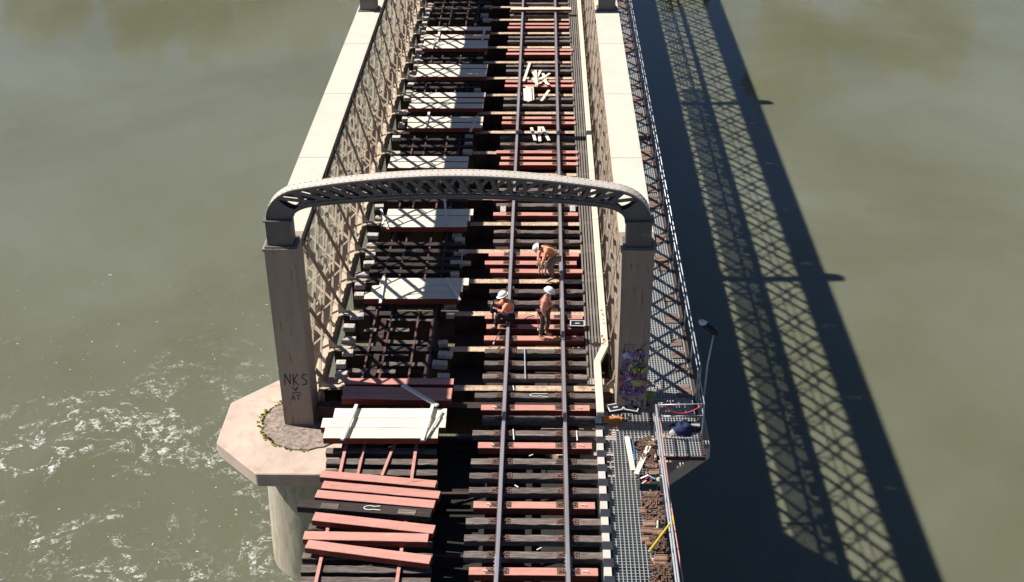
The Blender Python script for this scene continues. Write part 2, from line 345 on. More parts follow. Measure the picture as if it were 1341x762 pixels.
def word(mb, txt, x, z, h, wd, y, m=0, th=.02, slant=0., step=1.15):
    for i, ch in enumerate(txt):
        for k, s_ in enumerate(GL.get(ch, [])):
            stroke(mb, [(x + i * wd * step + p * wd + slant * q * h, z + q * h) for p, q in s_], th, y - .0003 * (i % 3) - .0006 * k, m=m)

# ---------------- trusses ----------------
PAN, Y0, YEND = 2.06, 30.49, 112.
LX0, LX1, RX0, RX1 = -7.3, -6.38, 2.06, 2.98
ZT, ZB = 4.60, -.72
def truss(xa, xb, label, inner, side):
    yc = 29.42
    t = thing('lattice_truss', ((xa + xb) / 2, yc, -.9), label, 'truss')
    # end post
    p = MB(); p.box(xa + .045, xb - .045, yc, yc + .95, -.86, 4.72); p.box(xa + .0, xb, yc - .05, yc + 1.0, -.915, -.86)
    p.box(xa, xb, yc - .03, yc + 1.0, 4.721, 4.8)
    rv = p
    for q in range(46):
        z = -.7 + q * .115
        for xx in (xa + .09, xb - .09):
            rv.obox((xx, yc - .004, z), (.012, 0, 0), (0, .006, 0), (0, 0, .012))
    post = p.build('end_post', M['post'], t)
    # pedestal plate / chord
    c = MB(); y = yc + 1.001
    joints = [35.2, 40.35, 45.3, 50.4]
    while joints[-1] < YEND: joints.append(joints[-1] + 5.15)
    for i, j in enumerate(joints):
        j = min(j, YEND); c.box(xa, xb, y, j - .012, 4.765, 4.8); y = j + .012
        if j >= YEND: break
    q = yc + 1.2
    while q < 62:
        for xx in (xa + .05, xb - .05): c.obox((xx, q, 4.802), (.011, 0, 0), (0, .011, 0), (0, 0, .005))
        q += .2
    c.build('top_chord_plate', M['cream'], t)
    c = MB()
    for xx in (xa + .06, xb - .09): c.box(xx, xx + .03, yc + .96, YEND, 4.43, 4.762)
    for xx in (xa + .0, xb - .12): c.box(xx, xx + .12, yc + .96, YEND, 4.40, 4.428)
    c.build('top_chord_side', M['flat'], t)
    c = MB()
    for xx in (xa + .06, xb - .09): c.box(xx, xx + .03, yc + .96, YEND, -.9, -.45)
    c.box(xa, xb, yc + 1.001, YEND, -.93, -.902)
    c.build('bottom_chord', M['lattice'], t)
    # tension flats descend away from the end post, laced struts rise away from it
    H = ZT - ZB; n0 = -3; n = 0
    nodes = int((YEND - Y0) / PAN) + 1
    for k in range(-3, nodes):
        ya = Y0 - .25 + k * PAN
        a = max(ya, yc + .95); b = min(ya + H, YEND)
        if b - a > .3:
            for xx in (xa + .03, xb - .03):
                f = MB(); f.bar((xx, a, ZT - (a - ya)), (xx, b, ZT - (b - ya)), .17, .016, up=(1, 0, 0))
                f.build('flat_bar', M['flat'], t)
        ya = Y0 + .78 + k * PAN   # strut foot at ya, z = ZB
        a = max(ya, yc + .95); b = min(ya + H, YEND)
        if b - a > .3:
            s = MB(); i1, i2 = xa + .13, xb - .13
            for xx, sg in ((i1, 1), (i2, -1)):
                s.bar((xx, a, ZB + a - ya), (xx, b, ZB + b - ya), .07, .014, up=(1, 0, 0))
                s.bar((xx + sg * .035, a, ZB + a - ya + .045), (xx + sg * .035, b, ZB + b - ya + .045), .035, .014, up=(0, -1, 1))
            q = a + .1; fl = False; st = .46 if side == 0 else .85
            while q + st < b:
                x1_, x2_ = (i1, i2) if fl else (i2, i1)
                s.bar((x1_, q, ZB + q - ya), (x2_, q + st, ZB + q + st - ya), .048, .012, up=(0, -1, 1)); q += st; fl = not fl
            s.build('laced_strut', M['lattice'], t)
    # gussets on the inner face at each cross girder
    xi = xb if inner > 0 else xa
    for k in range(nodes):
        g = MB(); yy = Y0 + k * PAN
        g.prism([(xi - .02 * inner, yy - .02, -.3), (xi + .30 * inner, yy - .02, -.3), (xi + .26 * inner, yy - .02, -.26), (xi + .03 * inner, yy - .02, .04), (xi - .02 * inner, yy - .02, .04)], (0, .02, 0))
        g.prism([(xi, yy - .28, -.28), (xi + .22 * inner, yy - .12, -.28), (xi + .62 * inner, yy - .05, -.28), (xi + .62 * inner, yy + .05, -.28), (xi + .22 * inner, yy + .12, -.28), (xi, yy + .28, -.28)], (0, 0, .015))
        g.build('gusset', M['lattice'], t)
    return t, post
tl, pl = truss(LX0, LX1, 'cream lattice girder along the left side, end post tagged NKS in black', 1, 0)
tr, pr_ = truss(RX0, RX1, 'cream lattice girder beside the outer walkway, end post covered in colourful graffiti', -1, 1)
YF = 29.42
g = MB(); word(g, 'NKS', -7.12, .50, .36, .2, YF - .006, th=.026, slant=.05)
stroke(g, [(-6.93, .44), (-6.84, .30), (-6.76, .43), (-6.84, .36)], .02, YF - .005); stroke(g, [(-6.95, .22), (-6.8, .26), (-6.7, .2)], .02, YF - .005)
word(g, 'AT', -6.98, -.02, .17, .13, YF - .006, th=.018)
g.build('graffiti', M['blackspray'], pl)
g = MB(); r = random.Random(11)
bx = RX0 + .09
def blob(cx, cz, rx, rz, m, y):
    n = 26; pts = [(cx + rx * math.cos(6.283 * i / n) * (1 + .22 * r.uniform(-1, 1)), y, cz + rz * math.sin(6.283 * i / n) * (1 + .22 * r.uniform(-1, 1))) for i in range(n)]
    g.prism(pts, (0, -.003, 0), m)
gm_ = [M['purple'], M['palespray'], M['limespray'], M['blackspray'], M['redspray']]
blob(bx + .16, 1.25, .12, .18, 0, YF - .001); blob(bx + .62, 1.55, .1, .1, 0, YF - .001); blob(bx + .15, .62, .1, .2, 0, YF - .0015)
blob(bx + .36, 1.17, .13, .2, 2, YF - .005); blob(bx + .52, 1.02, .16, .1, 2, YF - .006); blob(bx + .5, .62, .13, .1, 2, YF - .005)
blob(bx + .3, .7, .1, .12, 1, YF - .001); blob(bx + .4, .95, .3, .25, 0, YF - .0005); blob(bx + .38, .4, .34, .22, 0, YF - .0004); blob(bx + .3, 1.5, .24, .14, 1, YF - .0007)
word(g, 'VELLO', bx + .15, 1.42, .26, .1, YF - .010, 1, .02, .15); word(g, 'FT', bx + .1, 1.72, .16, .16, YF - .008, 0, .022)
word(g, 'KAM', bx + .04, .85, .25, .18, YF - .012, 3, .024); word(g, 'AHERO', bx + .01, .30, .22, .13, YF - .012, 3, .02)
word(g, 'VN', bx + .35, 1.3, .25, .15, YF - .013, 3, .022); word(g, 'CD', bx + .1, 1.1, .3, .22, YF - .012, 0, .022)
word(g, 'FT', bx + .2, -.02, .24, .2, YF - .009, 0, .018); word(g, 'F', bx + .1, .06, .1, .13, YF - .01, 4, .018)
word(g, '808', bx + .34, -.13, .2, .12, YF - .012, 3, .016); word(g, '88', bx + .4, -.36, .18, .13, YF - .012, 3, .016)
for i in range(46):
    x = bx + r.uniform(.02, .72); z = r.uniform(.0, 1.75); pts = [(x, z)]
    for k in range(4): x = min(bx + .74, max(bx + .02, x + r.uniform(-.12, .12))); z += r.uniform(-.12, .12); pts.append((x, z))
    stroke(g, pts, r.uniform(.012, .026), YF - .016 - i * .0003, m=r.choice([0, 0, 1, 3, 4]))
g.build('graffiti', gm_, pr_)

# ---------------- portal arches ----------------
def portal(y, label):
    t = thing('portal_arch', (-2.16, y, 4.8), label, 'arch', 'arched portals over the bridge')
    y0, y1 = y, y + .38
    for cx in ((LX0 + LX1) / 2, (RX0 + RX1) / 2):
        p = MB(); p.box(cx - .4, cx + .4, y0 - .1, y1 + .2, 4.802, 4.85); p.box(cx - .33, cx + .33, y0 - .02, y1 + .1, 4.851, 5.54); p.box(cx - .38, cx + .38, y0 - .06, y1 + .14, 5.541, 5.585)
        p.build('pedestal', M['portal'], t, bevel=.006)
    XO, XI = 4.98, 4.30            # half widths of outer and inner curves at the pedestals
    cxm = (LX0 + RX1) / 2
    def curve(xh, zb, rr, zh, za, n=9, m=24):
        pts = []
        for i in range(n):          # quarter ellipse haunch from the vertical
            a = math.pi / 2 * i / n * .93; pts.append((-xh + rr * (1 - math.cos(a)), zb + (zh - zb) * math.sin(a)))
        xs_ = pts[-1][0]; z_s = pts[-1][1]
        for i in range(1, m + 1):
            u = i / m; x = xs_ * (1 - u); pts.append((x, z_s + (za - z_s) * (1 - (1 - u) ** 1.9)))
        full = pts + [(-x, z) for x, z in reversed(pts[:-1])]
        return [(cxm + x, z) for x, z in full]
    co = curve(XO, 5.586, 1.1, 6.50, 6.87); ci = curve(XI, 5.586, .8, 5.98, 6.20)
    top = MB(); bot = MB()
    for (a, b) in zip(co, co[1:]):
        top.prism([(a[0], y0, a[1]), (b[0], y0, b[1]), (b[0], y0, b[1] - .035), (a[0], y0, a[1] - .035)], (0, y1 - y0, 0))
    for (a, b) in zip(ci, ci[1:]):
        bot.prism([(a[0], y0 + .02, a[1]), (b[0], y0 + .02, b[1]), (b[0], y0 + .02, b[1] + .03), (a[0], y0 + .02, a[1] + .03)], (0, y1 - y0 - .04, 0))
    for k in range(150):
        q_ = k / 149; 
        if k % 2: continue
        cc = co[0]
        L0 = q_ * (len(co) - 1); ii = min(int(L0), len(co) - 2); u_ = L0 - ii; px_ = co[ii][0] + (co[ii + 1][0] - co[ii][0]) * u_; pz_ = co[ii][1] + (co[ii + 1][1] - co[ii][1]) * u_
        for yy in (y0 + .06, y1 - .06): top.obox((px_, yy, pz_ + .002), (.016, 0, 0), (0, .016, 0), (0, 0, .012))
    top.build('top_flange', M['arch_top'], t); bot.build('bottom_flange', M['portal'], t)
    web = MB()
    for yy in (y0 + .03, y1 - .05):        # angles along both curves on both faces
        for cv, sg in ((co, -1), (ci, 1)):
            for (a, b) in zip(cv, cv[1:]):
                o1, o2 = (.035, .11) if sg < 0 else (.03, .11)
                web.prism([(a[0], yy, a[1] + sg * o1), (b[0], yy, b[1] + sg * o1), (b[0], yy, b[1] + sg * o2), (a[0], yy, a[1] + sg * o2)], (0, .018, 0))
    # lattice diagonals
    def lerp(cv, s):
        L_ = [0]
        for a, b in zip(cv, cv[1:]): L_.append(L_[-1] + math.hypot(b[0] - a[0], b[1] - a[1]))
        d = s * L_[-1]
        for i in range(len(cv) - 1):
            if d <= L_[i + 1] + 1e-9:
                u = (d - L_[i]) / (L_[i + 1] - L_[i]); return (cv[i][0] + (cv[i + 1][0] - cv[i][0]) * u, cv[i][1] + (cv[i + 1][1] - cv[i][1]) * u)
        return cv[-1]
    n = 22; f0, f1 = .07, .93
    for i in range(n):
        s0 = f0 + (f1 - f0) * i / n; s1 = f0 + (f1 - f0) * (i + 1.0) / n
        if s1 > f1: s1 = f1
        a, b = lerp(co, s0), lerp(ci, s1); a2, b2 = lerp(ci, s0), lerp(co, s1)
        for yy, ofs in ((y0 + .06, 0), (y1 - .075, 0)):
            web.bar((a[0], yy, a[1] - .05), (b[0], yy, b[1] + .05), .014, .095, up=Vector((0, 1, 0)).cross(Vector((b[0] - a[0], 0, b[1] - a[1]))))
            if yy > y0 + .1: continue
            web.bar((a2[0], yy + .016, a2[1] + .05), (b2[0], yy + .016, b2[1] - .05), .014, .095, up=Vector((0, 1, 0)).cross(Vector((b2[0] - a2[0], 0, b2[1] - a2[1]))))
    web.build('lattice_web', M['portal'], t)
    for sg in (1, -1):              # solid haunch plates with a scooped edge
        e = MB(); nu, nv = 10, 6
        def gp(u, v):
            a_, b_ = lerp(co, .066 * v), lerp(ci, .052 * v)
            x = a_[0] + (b_[0] - a_[0]) * u; z = a_[1] + (b_[1] - a_[1]) * u - .15 * math.sin(math.pi * u) * v ** 1.5 - (.04 if u == 0 else 0)
            return (cxm + sg * (x - cxm), z)
        for yy in (y0 + .05, y1 - .07):
            e = MB()
            for iu in range(nu):
                for iv in range(nv):
                    q_ = [gp(iu / nu, iv / nv), gp((iu + 1) / nu, iv / nv), gp((iu + 1) / nu, (iv + 1) / nv), gp(iu / nu, (iv + 1) / nv)]
                    e.quad([(x, yy, z) for x, z in q_]); e.quad([(x, yy + .014, z) for x, z in q_])
            rim = [gp(iu / nu, 1) for iu in range(nu + 1)]
            for a_, b_ in zip(rim, rim[1:]): e.quad([(a_[0], yy, a_[1]), (b_[0], yy, b_[1]), (b_[0], yy + .014, b_[1]), (a_[0], yy + .014, a_[1])])
            e.build('haunch_plate', M['portal'], t)
portal(29.52, 'nearest arched lattice portal, spanning the whole bridge across the photo')
portal(49.1, 'second arched portal, its pedestals at the top edge of the photo')
portal(68.7, 'third arched portal, farther along beyond the second one')
portal(88.3, 'fourth arched portal, farthest along the bridge')

# ---------------- floor: cross girders, stringers ----------------
NG = int((YEND - Y0) / PAN)
def cross_girder(y, i):
    t = thing('cross_girder', (-2.16, y, -1.35), 'riveted cross girder under the tracks, %s beyond the near pier' % ordn(i), 'girder', 'cross girders under the deck')
    f = MB(); f.box(LX1 + .12, -5.75, y - .13, y + .13, -.32, -.3); f.box(-5.749, -2.75, y - .13, y + .13, -.32, -.3, 1); f.box(-2.749, RX0 - .02, y - .13, y + .13, -.32, -.3); f.box(LX1 + .12, RX0 - .02, y - .13, y + .13, -1.35, -1.33)  # steel top flange coloured dark across the left bay to pass for shade
    f.box(RX1 + .02, 4.42, y - .06, y + .06, -.42, -.36)
    if i < 12:
        x = -2.7
        while x < RX0:
            for dy in (-.085, .085): f.obox((x, y + dy, -.296), (.014, 0, 0), (0, .014, 0), (0, 0, .006))
            x += .13
    f.build('flange', [M['girder'], M['creo']], t)
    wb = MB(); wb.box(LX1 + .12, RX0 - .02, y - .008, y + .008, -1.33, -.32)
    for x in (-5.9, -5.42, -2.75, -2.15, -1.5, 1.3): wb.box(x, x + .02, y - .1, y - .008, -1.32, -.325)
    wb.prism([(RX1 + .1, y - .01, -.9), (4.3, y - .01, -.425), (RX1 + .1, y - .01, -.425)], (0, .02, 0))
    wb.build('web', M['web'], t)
for i in range(NG): cross_girder(Y0 + i * PAN, i)
# end girder across the pier
e = MB(); e.box(-6.3, 2.0, 29.5, 29.78, -.32, -.3); e.box(-6.3, 2.0, 29.63, 29.65, -1.3, -.32)
tag(e.build('end_girder', M['web']), 'dark brown end girder across the bridge just past the end posts', 'girder')
for x, lb in ((-4.99, 'outer stringer under the dismantled left track'), (-3.32, 'inner stringer under the dismantled left track'), (-1.01, 'stringer running under the left rail of the laid track'), (.66, 'stringer running under the right rail of the laid track')):
    s = MB(); s.box(x - .012, x + .012, 31, YEND, -1.0, -.42); s.box(x - .13, x + .13, 31, YEND, -.42, -.4)
    tag(s.build('stringer', M['web']), lb + ', dark brown steel', 'girder', 'stringers under the tracks')
for x, lb in ((-5.2, 'outermost approach girder under the stacked timbers of the left track'), (-3.3, 'approach girder under the inner side of the left track'), (-1.2, 'approach girder under the left rail of the laid track'), (.85, 'approach girder under the right rail of the laid track')):
    s = MB(); s.box(x - .015, x + .015, -6, 29.3, -1.7, -.5); s.box(x - .2, x + .2, -6, 29.3, -.5, -.46); s.box(x - .2, x + .2, -6, 29.3, -1.74, -1.7)
    tag(s.build('plate_girder', M['web']), lb, 'girder', 'plate girders of the approach span')
for i in range(15):
    y = 28.6 - i * 2.4; s = MB(); s.bar((-5.15, y, -.7), (.8, y, -.7), .1, .1); s.bar((-5.15, y, -1.55), (.8, y, -1.55), .1, .1)
    for a, b in ((-5.1, -3.35), (-3.25, -1.25), (-1.15, .8)): s.bar((a, y + .06, -.75), (b, y + .06, -1.5), .02, .09); s.bar((a, y + .09, -1.5), (b, y + .09, -.75), .02, .09)
    tag(s.build('braced_frame', M['web']), 'dark braced frame between the approach girders, %s from the pier' % ordn(i), 'bracing', 'cross frames of the approach span')
m = MB(); m.box(-5.1, 1.5, -8, 29.2, -1.22, -1.2)  # added sheet hiding the lit water below, so the gaps turn black
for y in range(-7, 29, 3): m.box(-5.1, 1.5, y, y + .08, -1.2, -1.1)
tag(m.build('gap_dark_sheet', M['gap_black']), 'added black floor sheet low between the girders, darkening the gaps under the near tracks', 'floor')
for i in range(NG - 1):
    y = Y0 + i * PAN; m = MB(); m.box(-2.7, 2.03, y + .02, y + PAN - .02, -.98, -.96)  # brown plates between the tracks, extended right to block sun on the water
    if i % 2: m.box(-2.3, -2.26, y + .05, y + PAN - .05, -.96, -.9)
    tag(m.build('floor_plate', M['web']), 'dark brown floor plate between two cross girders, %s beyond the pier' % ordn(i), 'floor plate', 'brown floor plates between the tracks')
# lateral bracing in the left bay and bottom plane
for i in range(NG // 2):
    y = Y0 + i * 2 * PAN; s = MB()
    s.bar((LX1, y, -1.38), (RX0, y + 2 * PAN, -1.38), .16, .012); s.bar((RX0, y, -1.395), (LX1, y + 2 * PAN, -1.395), .16, .012)
    tag(s.build('lateral_brace', M['girder']), 'crossed flat bracing under the floor, %s pair beyond the pier' % ordn(i), 'bracing', 'lateral bracing under the floor')

# ---------------- rails ----------------
def rail(xc, label):
    t = thing('rail', (xc, 20, -.16), label, 'rail', 'rails of the laid track')
    ys_ = [-6 + i * 2.0 for i in range(60)]
    prof_top = [(-.036, -.04), (-.038, -.012), (-.028, -.001), (.028, -.001), (.038, -.012), (.036, -.04)]
    hd = MB(); rnd2 = random.Random(int(xc * 100)); offs = [rnd2.uniform(-.006, .006) for _ in ys_]
    for j, y in enumerate(ys_):
        for px, pz in prof_top: hd.v.append(Vector((xc + px * 1.25 + offs[j], y, pz)))
    for j in range(len(ys_) - 1):
        for k in range(6):
            hd.f.append((j * 6 + k, j * 6 + (k + 1) % 6, (j + 1) * 6 + (k + 1) % 6, (j + 1) * 6 + k)); hd.m.append(0)
    hd.build('rail_head', M['rail'], t, smooth=False)
    b = MB(); b.box(xc - .012, xc + .012, -6, 112, -.145, -.035); b.prism([(xc - .075, -6, -.158), (xc + .075, -6, -.158), (xc + .07, -6, -.146), (xc + .014, -6, -.13), (xc - .014, -6, -.13), (xc - .07, -6, -.146)], (0, 118, 0))
    b.build('rail_foot', M['rail_side'], t)
    return t
rl = rail(-1.01, 'left steel rail of the laid track, the seated worker on it')
rr = rail(.66, 'right steel rail of the laid track, nearest the cream duct')
for px, py, t_ in ((739, 395, rr), (738, 348, rr), (667, 330, rl), (743, 735, rr), (649, 735, rl)):
    p = at(px, py, 0); f = MB(); xx = t_.location.x
    for s_ in (-1, 1):
        f.box(xx + s_ * .045 - .018, xx + s_ * .045 + .018, p.y - .3, p.y + .3, -.125, -.045)
        for q in (-.2, -.07, .07, .2): f.obox((xx + s_ * .07, p.y + q, -.085), (.02, 0, 0), (0, .02, 0), (0, 0, .02))
    f.build('fishplate', M['rail'], t_)

# ---------------- sleepers ----------------
def timber(name, x0, x1, y, z1, wd, hh, mats, mt, rot=0., old=False, seed=0, dz=0.):
    """one sleeper, long axis x turned by rot about z"""
    r = random.Random(seed); n = 14; cx = (x0 + x1) / 2; L_ = x1 - x0; mb = MB(); o = Vector((cx, y, z1 - hh))
    ca, sa = math.cos(rot), math.sin(rot)
    def wv(u, v, z): return Vector((cx + u * ca - v * sa, y + u * sa + v * ca, z))
    ring = []
    j = .010 if old else .002; c = .012 if old else .008
    for i in range(n + 1):
        u = -L_ / 2 + L_ * i / n
        jj = [r.uniform(-j, j) for _ in range(6)]
        sec = [(-wd / 2, z1 - hh), (-wd / 2 + jj[0], z1 - c), (-wd / 2 + c + jj[1], z1 + jj[2]), (wd / 2 - c + jj[3], z1 + jj[4]), (wd / 2 + jj[5], z1 - c), (wd / 2, z1 - hh)]
        ring.append([len(mb.v) + k for k in range(6)])
        for v, z in sec: mb.v.append(wv(u + (r.uniform(-.01, .01) if old and i in (0, n) else 0), v, z + dz * i / n))
    for i in range(n):
        for k in range(6):
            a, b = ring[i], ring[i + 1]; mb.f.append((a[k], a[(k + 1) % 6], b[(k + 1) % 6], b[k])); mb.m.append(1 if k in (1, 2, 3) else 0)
    mb.f.append(tuple(ring[0])); mb.m.append(0); mb.f.append(tuple(ring[-1])); mb.m.append(0)
    return mb, o
clipbase = None
def clips(t, xs_, y, z, near):
    global clipbase
    if clipbase is None:
        m = MB(); m.box(-.11, .11, -.1, .1, 0, .014); m.tube([(-.05, 0, 0), (-.05, 0, .05)], .02, 6); m.tube([(.05, .04, 0), (.05, .04, .055)], .016, 6); m.tube([(.03, -.05, 0), (.03, -.05, .045)], .018, 6)
        m.tube([(-.06, -.05, .03), (0, -.02, .06), (.06, -.05, .03)], .013, 6)
        clipbase = m.build('rail_clip', M['rust'], loc=(0, 0, 0)); clipbase.hide_render = False
        me = clipbase.data; bpy.data.objects.remove(clipbase); clipbase = me
    for x in xs_:
        c = bpy.data.objects.new('rail_clip', clipbase); C.objects.link(c); c.parent = t; c.location = (x - t.location.x, 0, z - t.location.z)
rows = [(784, 'd', 606, 793), (748, 'r', 614, 783), (726.5, 'd', 607, 790), (704.6, 'd', 608, 789), (682.5, 'd', 610, 788), (661, 'r', 620, 779), (642, 'd', 614, 786), (623, 'd', 615, 784), (604, 'd', 617, 783), (583, 'r', 626, 775),
        (567, 'd', 619, 782), (547.7, 'd', 632, 780), (533.5, 'r', 630, 772), (517.5, 'd', 622, 780), (492.5, 'd', 632, 769), (475.5, 'd', 634, 770), (459.5, 'd', 635, 768), (442.5, 'r', 634, 765), (427.5, 'r', 637, 766), (414.5, 'r', 635, 763),
        (396, 'd', 639, 765), (381, 'd', 641, 764), (354.5, 'r', 642, 763), (343.8, 'r', 635, 755), (332.8, 'r', 640, 758), (315.6, 'd', 646, 761), (303.2, 'd', 647, 760), (280, 'r', 646, 757), (260, 'r', 645, 754), (268, 'd', 650, 756), (248, 'd', 652, 756), (238, 'd', 652, 756),
        (214, 'r', 654, 757), (206.7, 'r', 656, 757), (198.6, 'r', 650, 757), (188.3, 'd', 655, 753), (179.2, 'd', 655, 753), (160.5, 'r', 657, 754), (154, 'r', 658, 753), (137.5, 'd', 659, 751), (129, 'd', 660, 751), (112, 'r', 661, 751), (106, 'r', 662, 752), (92, 'd', 663, 749), (86, 'd', 663, 749), (70, 'r', 663, 748), (65, 'r', 665, 750),
        (53.5, 'd', 665, 747), (48.3, 'd', 666, 747), (35.5, 'r', 665, 745), (31, 'r', 667, 745), (19.3, 'd', 668, 746), (14.5, 'd', 668, 746), (4, 'd', 668, 744), (-2, 'd', 668, 744), (-14, 'r', 669, 743), (-19, 'r', 669, 743), (-30, 'd', 669, 742), (-35, 'd', 669, 742)]
ZS = -.16; kd = kr = 0
for i, (row, kind, x0, x1) in enumerate(rows):
    a = at(x0, row, ZS); b = at(x1, row, ZS); y = (a.y + b.y) / 2
    red = kind == 'r'; wd = .26 if red else .235
    mb, o = timber('sleeper', a.x, b.x, y, ZS, wd, .2 if red else .16, None, None, 0, not red, i)
    near = row > 140
    if red: lab = 'red painted sleeper under both rails, %s red one from the photo bottom' % ordn(kr); kr += 1
    else: lab = 'grey weathered sleeper under both rails, %s grey one from the photo bottom' % ordn(kd); kd += 1
    t = thing('sleeper', o, lab, 'sleeper', 'sleepers of the laid track')
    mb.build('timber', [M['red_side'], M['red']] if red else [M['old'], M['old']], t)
    if near: clips(t, (-1.17, -.85, .5, .82), y, ZS + .002, True)
    if row > 455 and red:      # carrying brackets near the ends
        for xx in (a.x + .38, b.x - .3):
            h_ = MB(); h_.obox((xx, y, ZS + .012), (.05, 0, 0), (0, .022, 0), (0, 0, .012)); h_.tube([(xx, y, ZS + .02), (xx + .09, y - .05, ZS + .03)], .012, 6); h_.build('lifting_pin', M['kerb_w'], t)
    if row in (517.5,):
        h_ = MB()
        cx, cy = -.1, y; pts = [Vector((cx + .16 * math.cos(a_ * .35) - .05, cy + .07 * math.sin(a_ * .35), ZS + .012)) for a_ in range(1, 17)] + [Vector((cx + .3, cy - .1, ZS + .012))]
        pts = [Vector((cx + .28, cy + .07, ZS + .012))] + pts[2:]
        for p, q in zip(pts, pts[1:]): h_.bar(p, q, .016, .004)
        h_.build('chalk_mark', M['chalk'], t)

# far sleepers beyond the frame
y = at(670, -35, ZS).y + .7; k = 0
while y < 110:
    k += 1
    mb, o = timber('sleeper', -1.5, 1.2, y, ZS, .24, .18, None, None, 0, True, k)
    t = mb.build('sleeper', [M['old'], M['old']]); tag(t, 'grey weathered sleeper under both rails, %s grey one from the photo bottom' % ordn(kd), 'sleeper', 'sleepers of the laid track'); kd += 1; y += 1.05

# old sleepers left in the dismantled left track
lold = [(590, 427, 572), (604, 427, 573), (618, 425, 573), (634, 422, 573), (650, 418, 573), (690, 404, 560), (712, 400, 566), (728, 396, 566), (745, 394, 565), (760, 392, 564)]
kk = 0
for i, (row, x0, x1) in enumerate(lold):
    a = at(x0, row, ZS); b = at(x1, row, ZS)
    mb, o = timber('sleeper', a.x, b.x, (a.y + b.y) / 2, ZS, .235, .16, None, None, 0, True, 300 + i)
    t = mb.build('old_sleeper', [M['creo'], M['old']], loc=o)
    tag(t, 'dark weathered sleeper on the near left track, %s from the white stack' % ordn(kk), 'sleeper', 'old sleepers of the left track'); kk += 1
a = .0
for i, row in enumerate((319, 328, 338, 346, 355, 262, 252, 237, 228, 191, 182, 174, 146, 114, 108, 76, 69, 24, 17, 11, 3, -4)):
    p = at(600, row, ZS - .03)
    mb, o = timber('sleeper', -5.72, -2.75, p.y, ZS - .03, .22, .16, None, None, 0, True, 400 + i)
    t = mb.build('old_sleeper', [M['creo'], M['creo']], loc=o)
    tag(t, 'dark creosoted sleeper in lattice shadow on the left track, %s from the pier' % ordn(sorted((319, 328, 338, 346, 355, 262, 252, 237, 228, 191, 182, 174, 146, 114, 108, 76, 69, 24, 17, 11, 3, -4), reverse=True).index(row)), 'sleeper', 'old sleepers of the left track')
for i, (row, x0_, x1_) in enumerate(((405, -5.7, -4.6), (419, -4.9, -3.2), (433, -5.5, -4.1), (449, -5.0, -3.1), (464, -5.6, -4.0), (478, -4.9, -3.0), (487, -5.7, -4.3))):
    p = at(600, row, -.45); mb, o = timber('old_sleeper', x0_, x1_, p.y, -.42, .2, .14, None, None, rnd.uniform(-.05, .05), True, 900 + i)
    tag(mb.build('broken_sleeper', [M['creo'], M['old']], loc=o), 'short broken sleeper low in the open left bay, %s below the broad stack' % ordn(i), 'sleeper', 'broken sleepers in the open left bay')
# packing blocks along both edges
def blockrow(x, rows_, lab, zt):
    for i, row in enumerate(rows_):
        p = at(600, row, zt); r = random.Random(i * 7 + int(x * 10)); m = MB(); L_ = .17 + r.uniform(-.05, .05)
        a = r.uniform(-.12, .12); m.obox((x + r.uniform(-.09, .09), p.y, zt - .1), (L_ * math.cos(a), L_ * math.sin(a), 0), (-.12 * math.sin(a), .12 * math.cos(a), 0), (0, 0, .075 + r.uniform(-.015, .015)))
        tag(m.build('packing_block', M['block'], bevel=.01), lab % ordn(i), 'block', 'pale timber packing blocks')
lrows = [488, 474, 459, 443, 426, 411, 384, 371, 357, 343, 331, 319, 306, 283, 268, 254, 243, 217, 199, 178, 161, 153, 144, 126, 118, 108, 99, 92, 84, 77, 72, 64, 57, 51, 46, 40, 34, 28, 22, 16, 10, 4]
blockrow(-5.85, lrows, 'pale packing block on the left track outer edge, %s from the pier', ZS)
rrows = [490, 474, 461, 447, 409, 396, 357, 342, 327, 312, 306, 252, 243, 234, 196, 186, 176, 116, 75, 66, 24, 18, 7]
blockrow(-2.9, rrows, 'grey packing block on the left track inner edge, %s from the pier', ZS)
# longitudinal red strips
for j, (x, lb) in enumerate(((-5.2, 'outermost'), (-4.7, 'second outermost'), (-3.85, 'third from the left'), (-3.32, 'innermost'))):
    m = MB(); 
    if j in (0, 3): m.box(x - .04, x + .04, 18, 29.35, ZS + .004, ZS + .07)
    else:
        xx = x; m.bar((x, 28.0, ZS + .035), (x - (.03 if j == 1 else .25), 26.2, ZS + .035), .07, .06)
    m.box(x - .03, x + .03, 30.2, YEND - 1, -.295, -.24, 1)
    tag(m.build('packing_strip', [M['red'], M['strip']]), 'thin red strip running lengthwise on the left track, the %s' % lb, 'strip', 'thin red lengthwise strips')

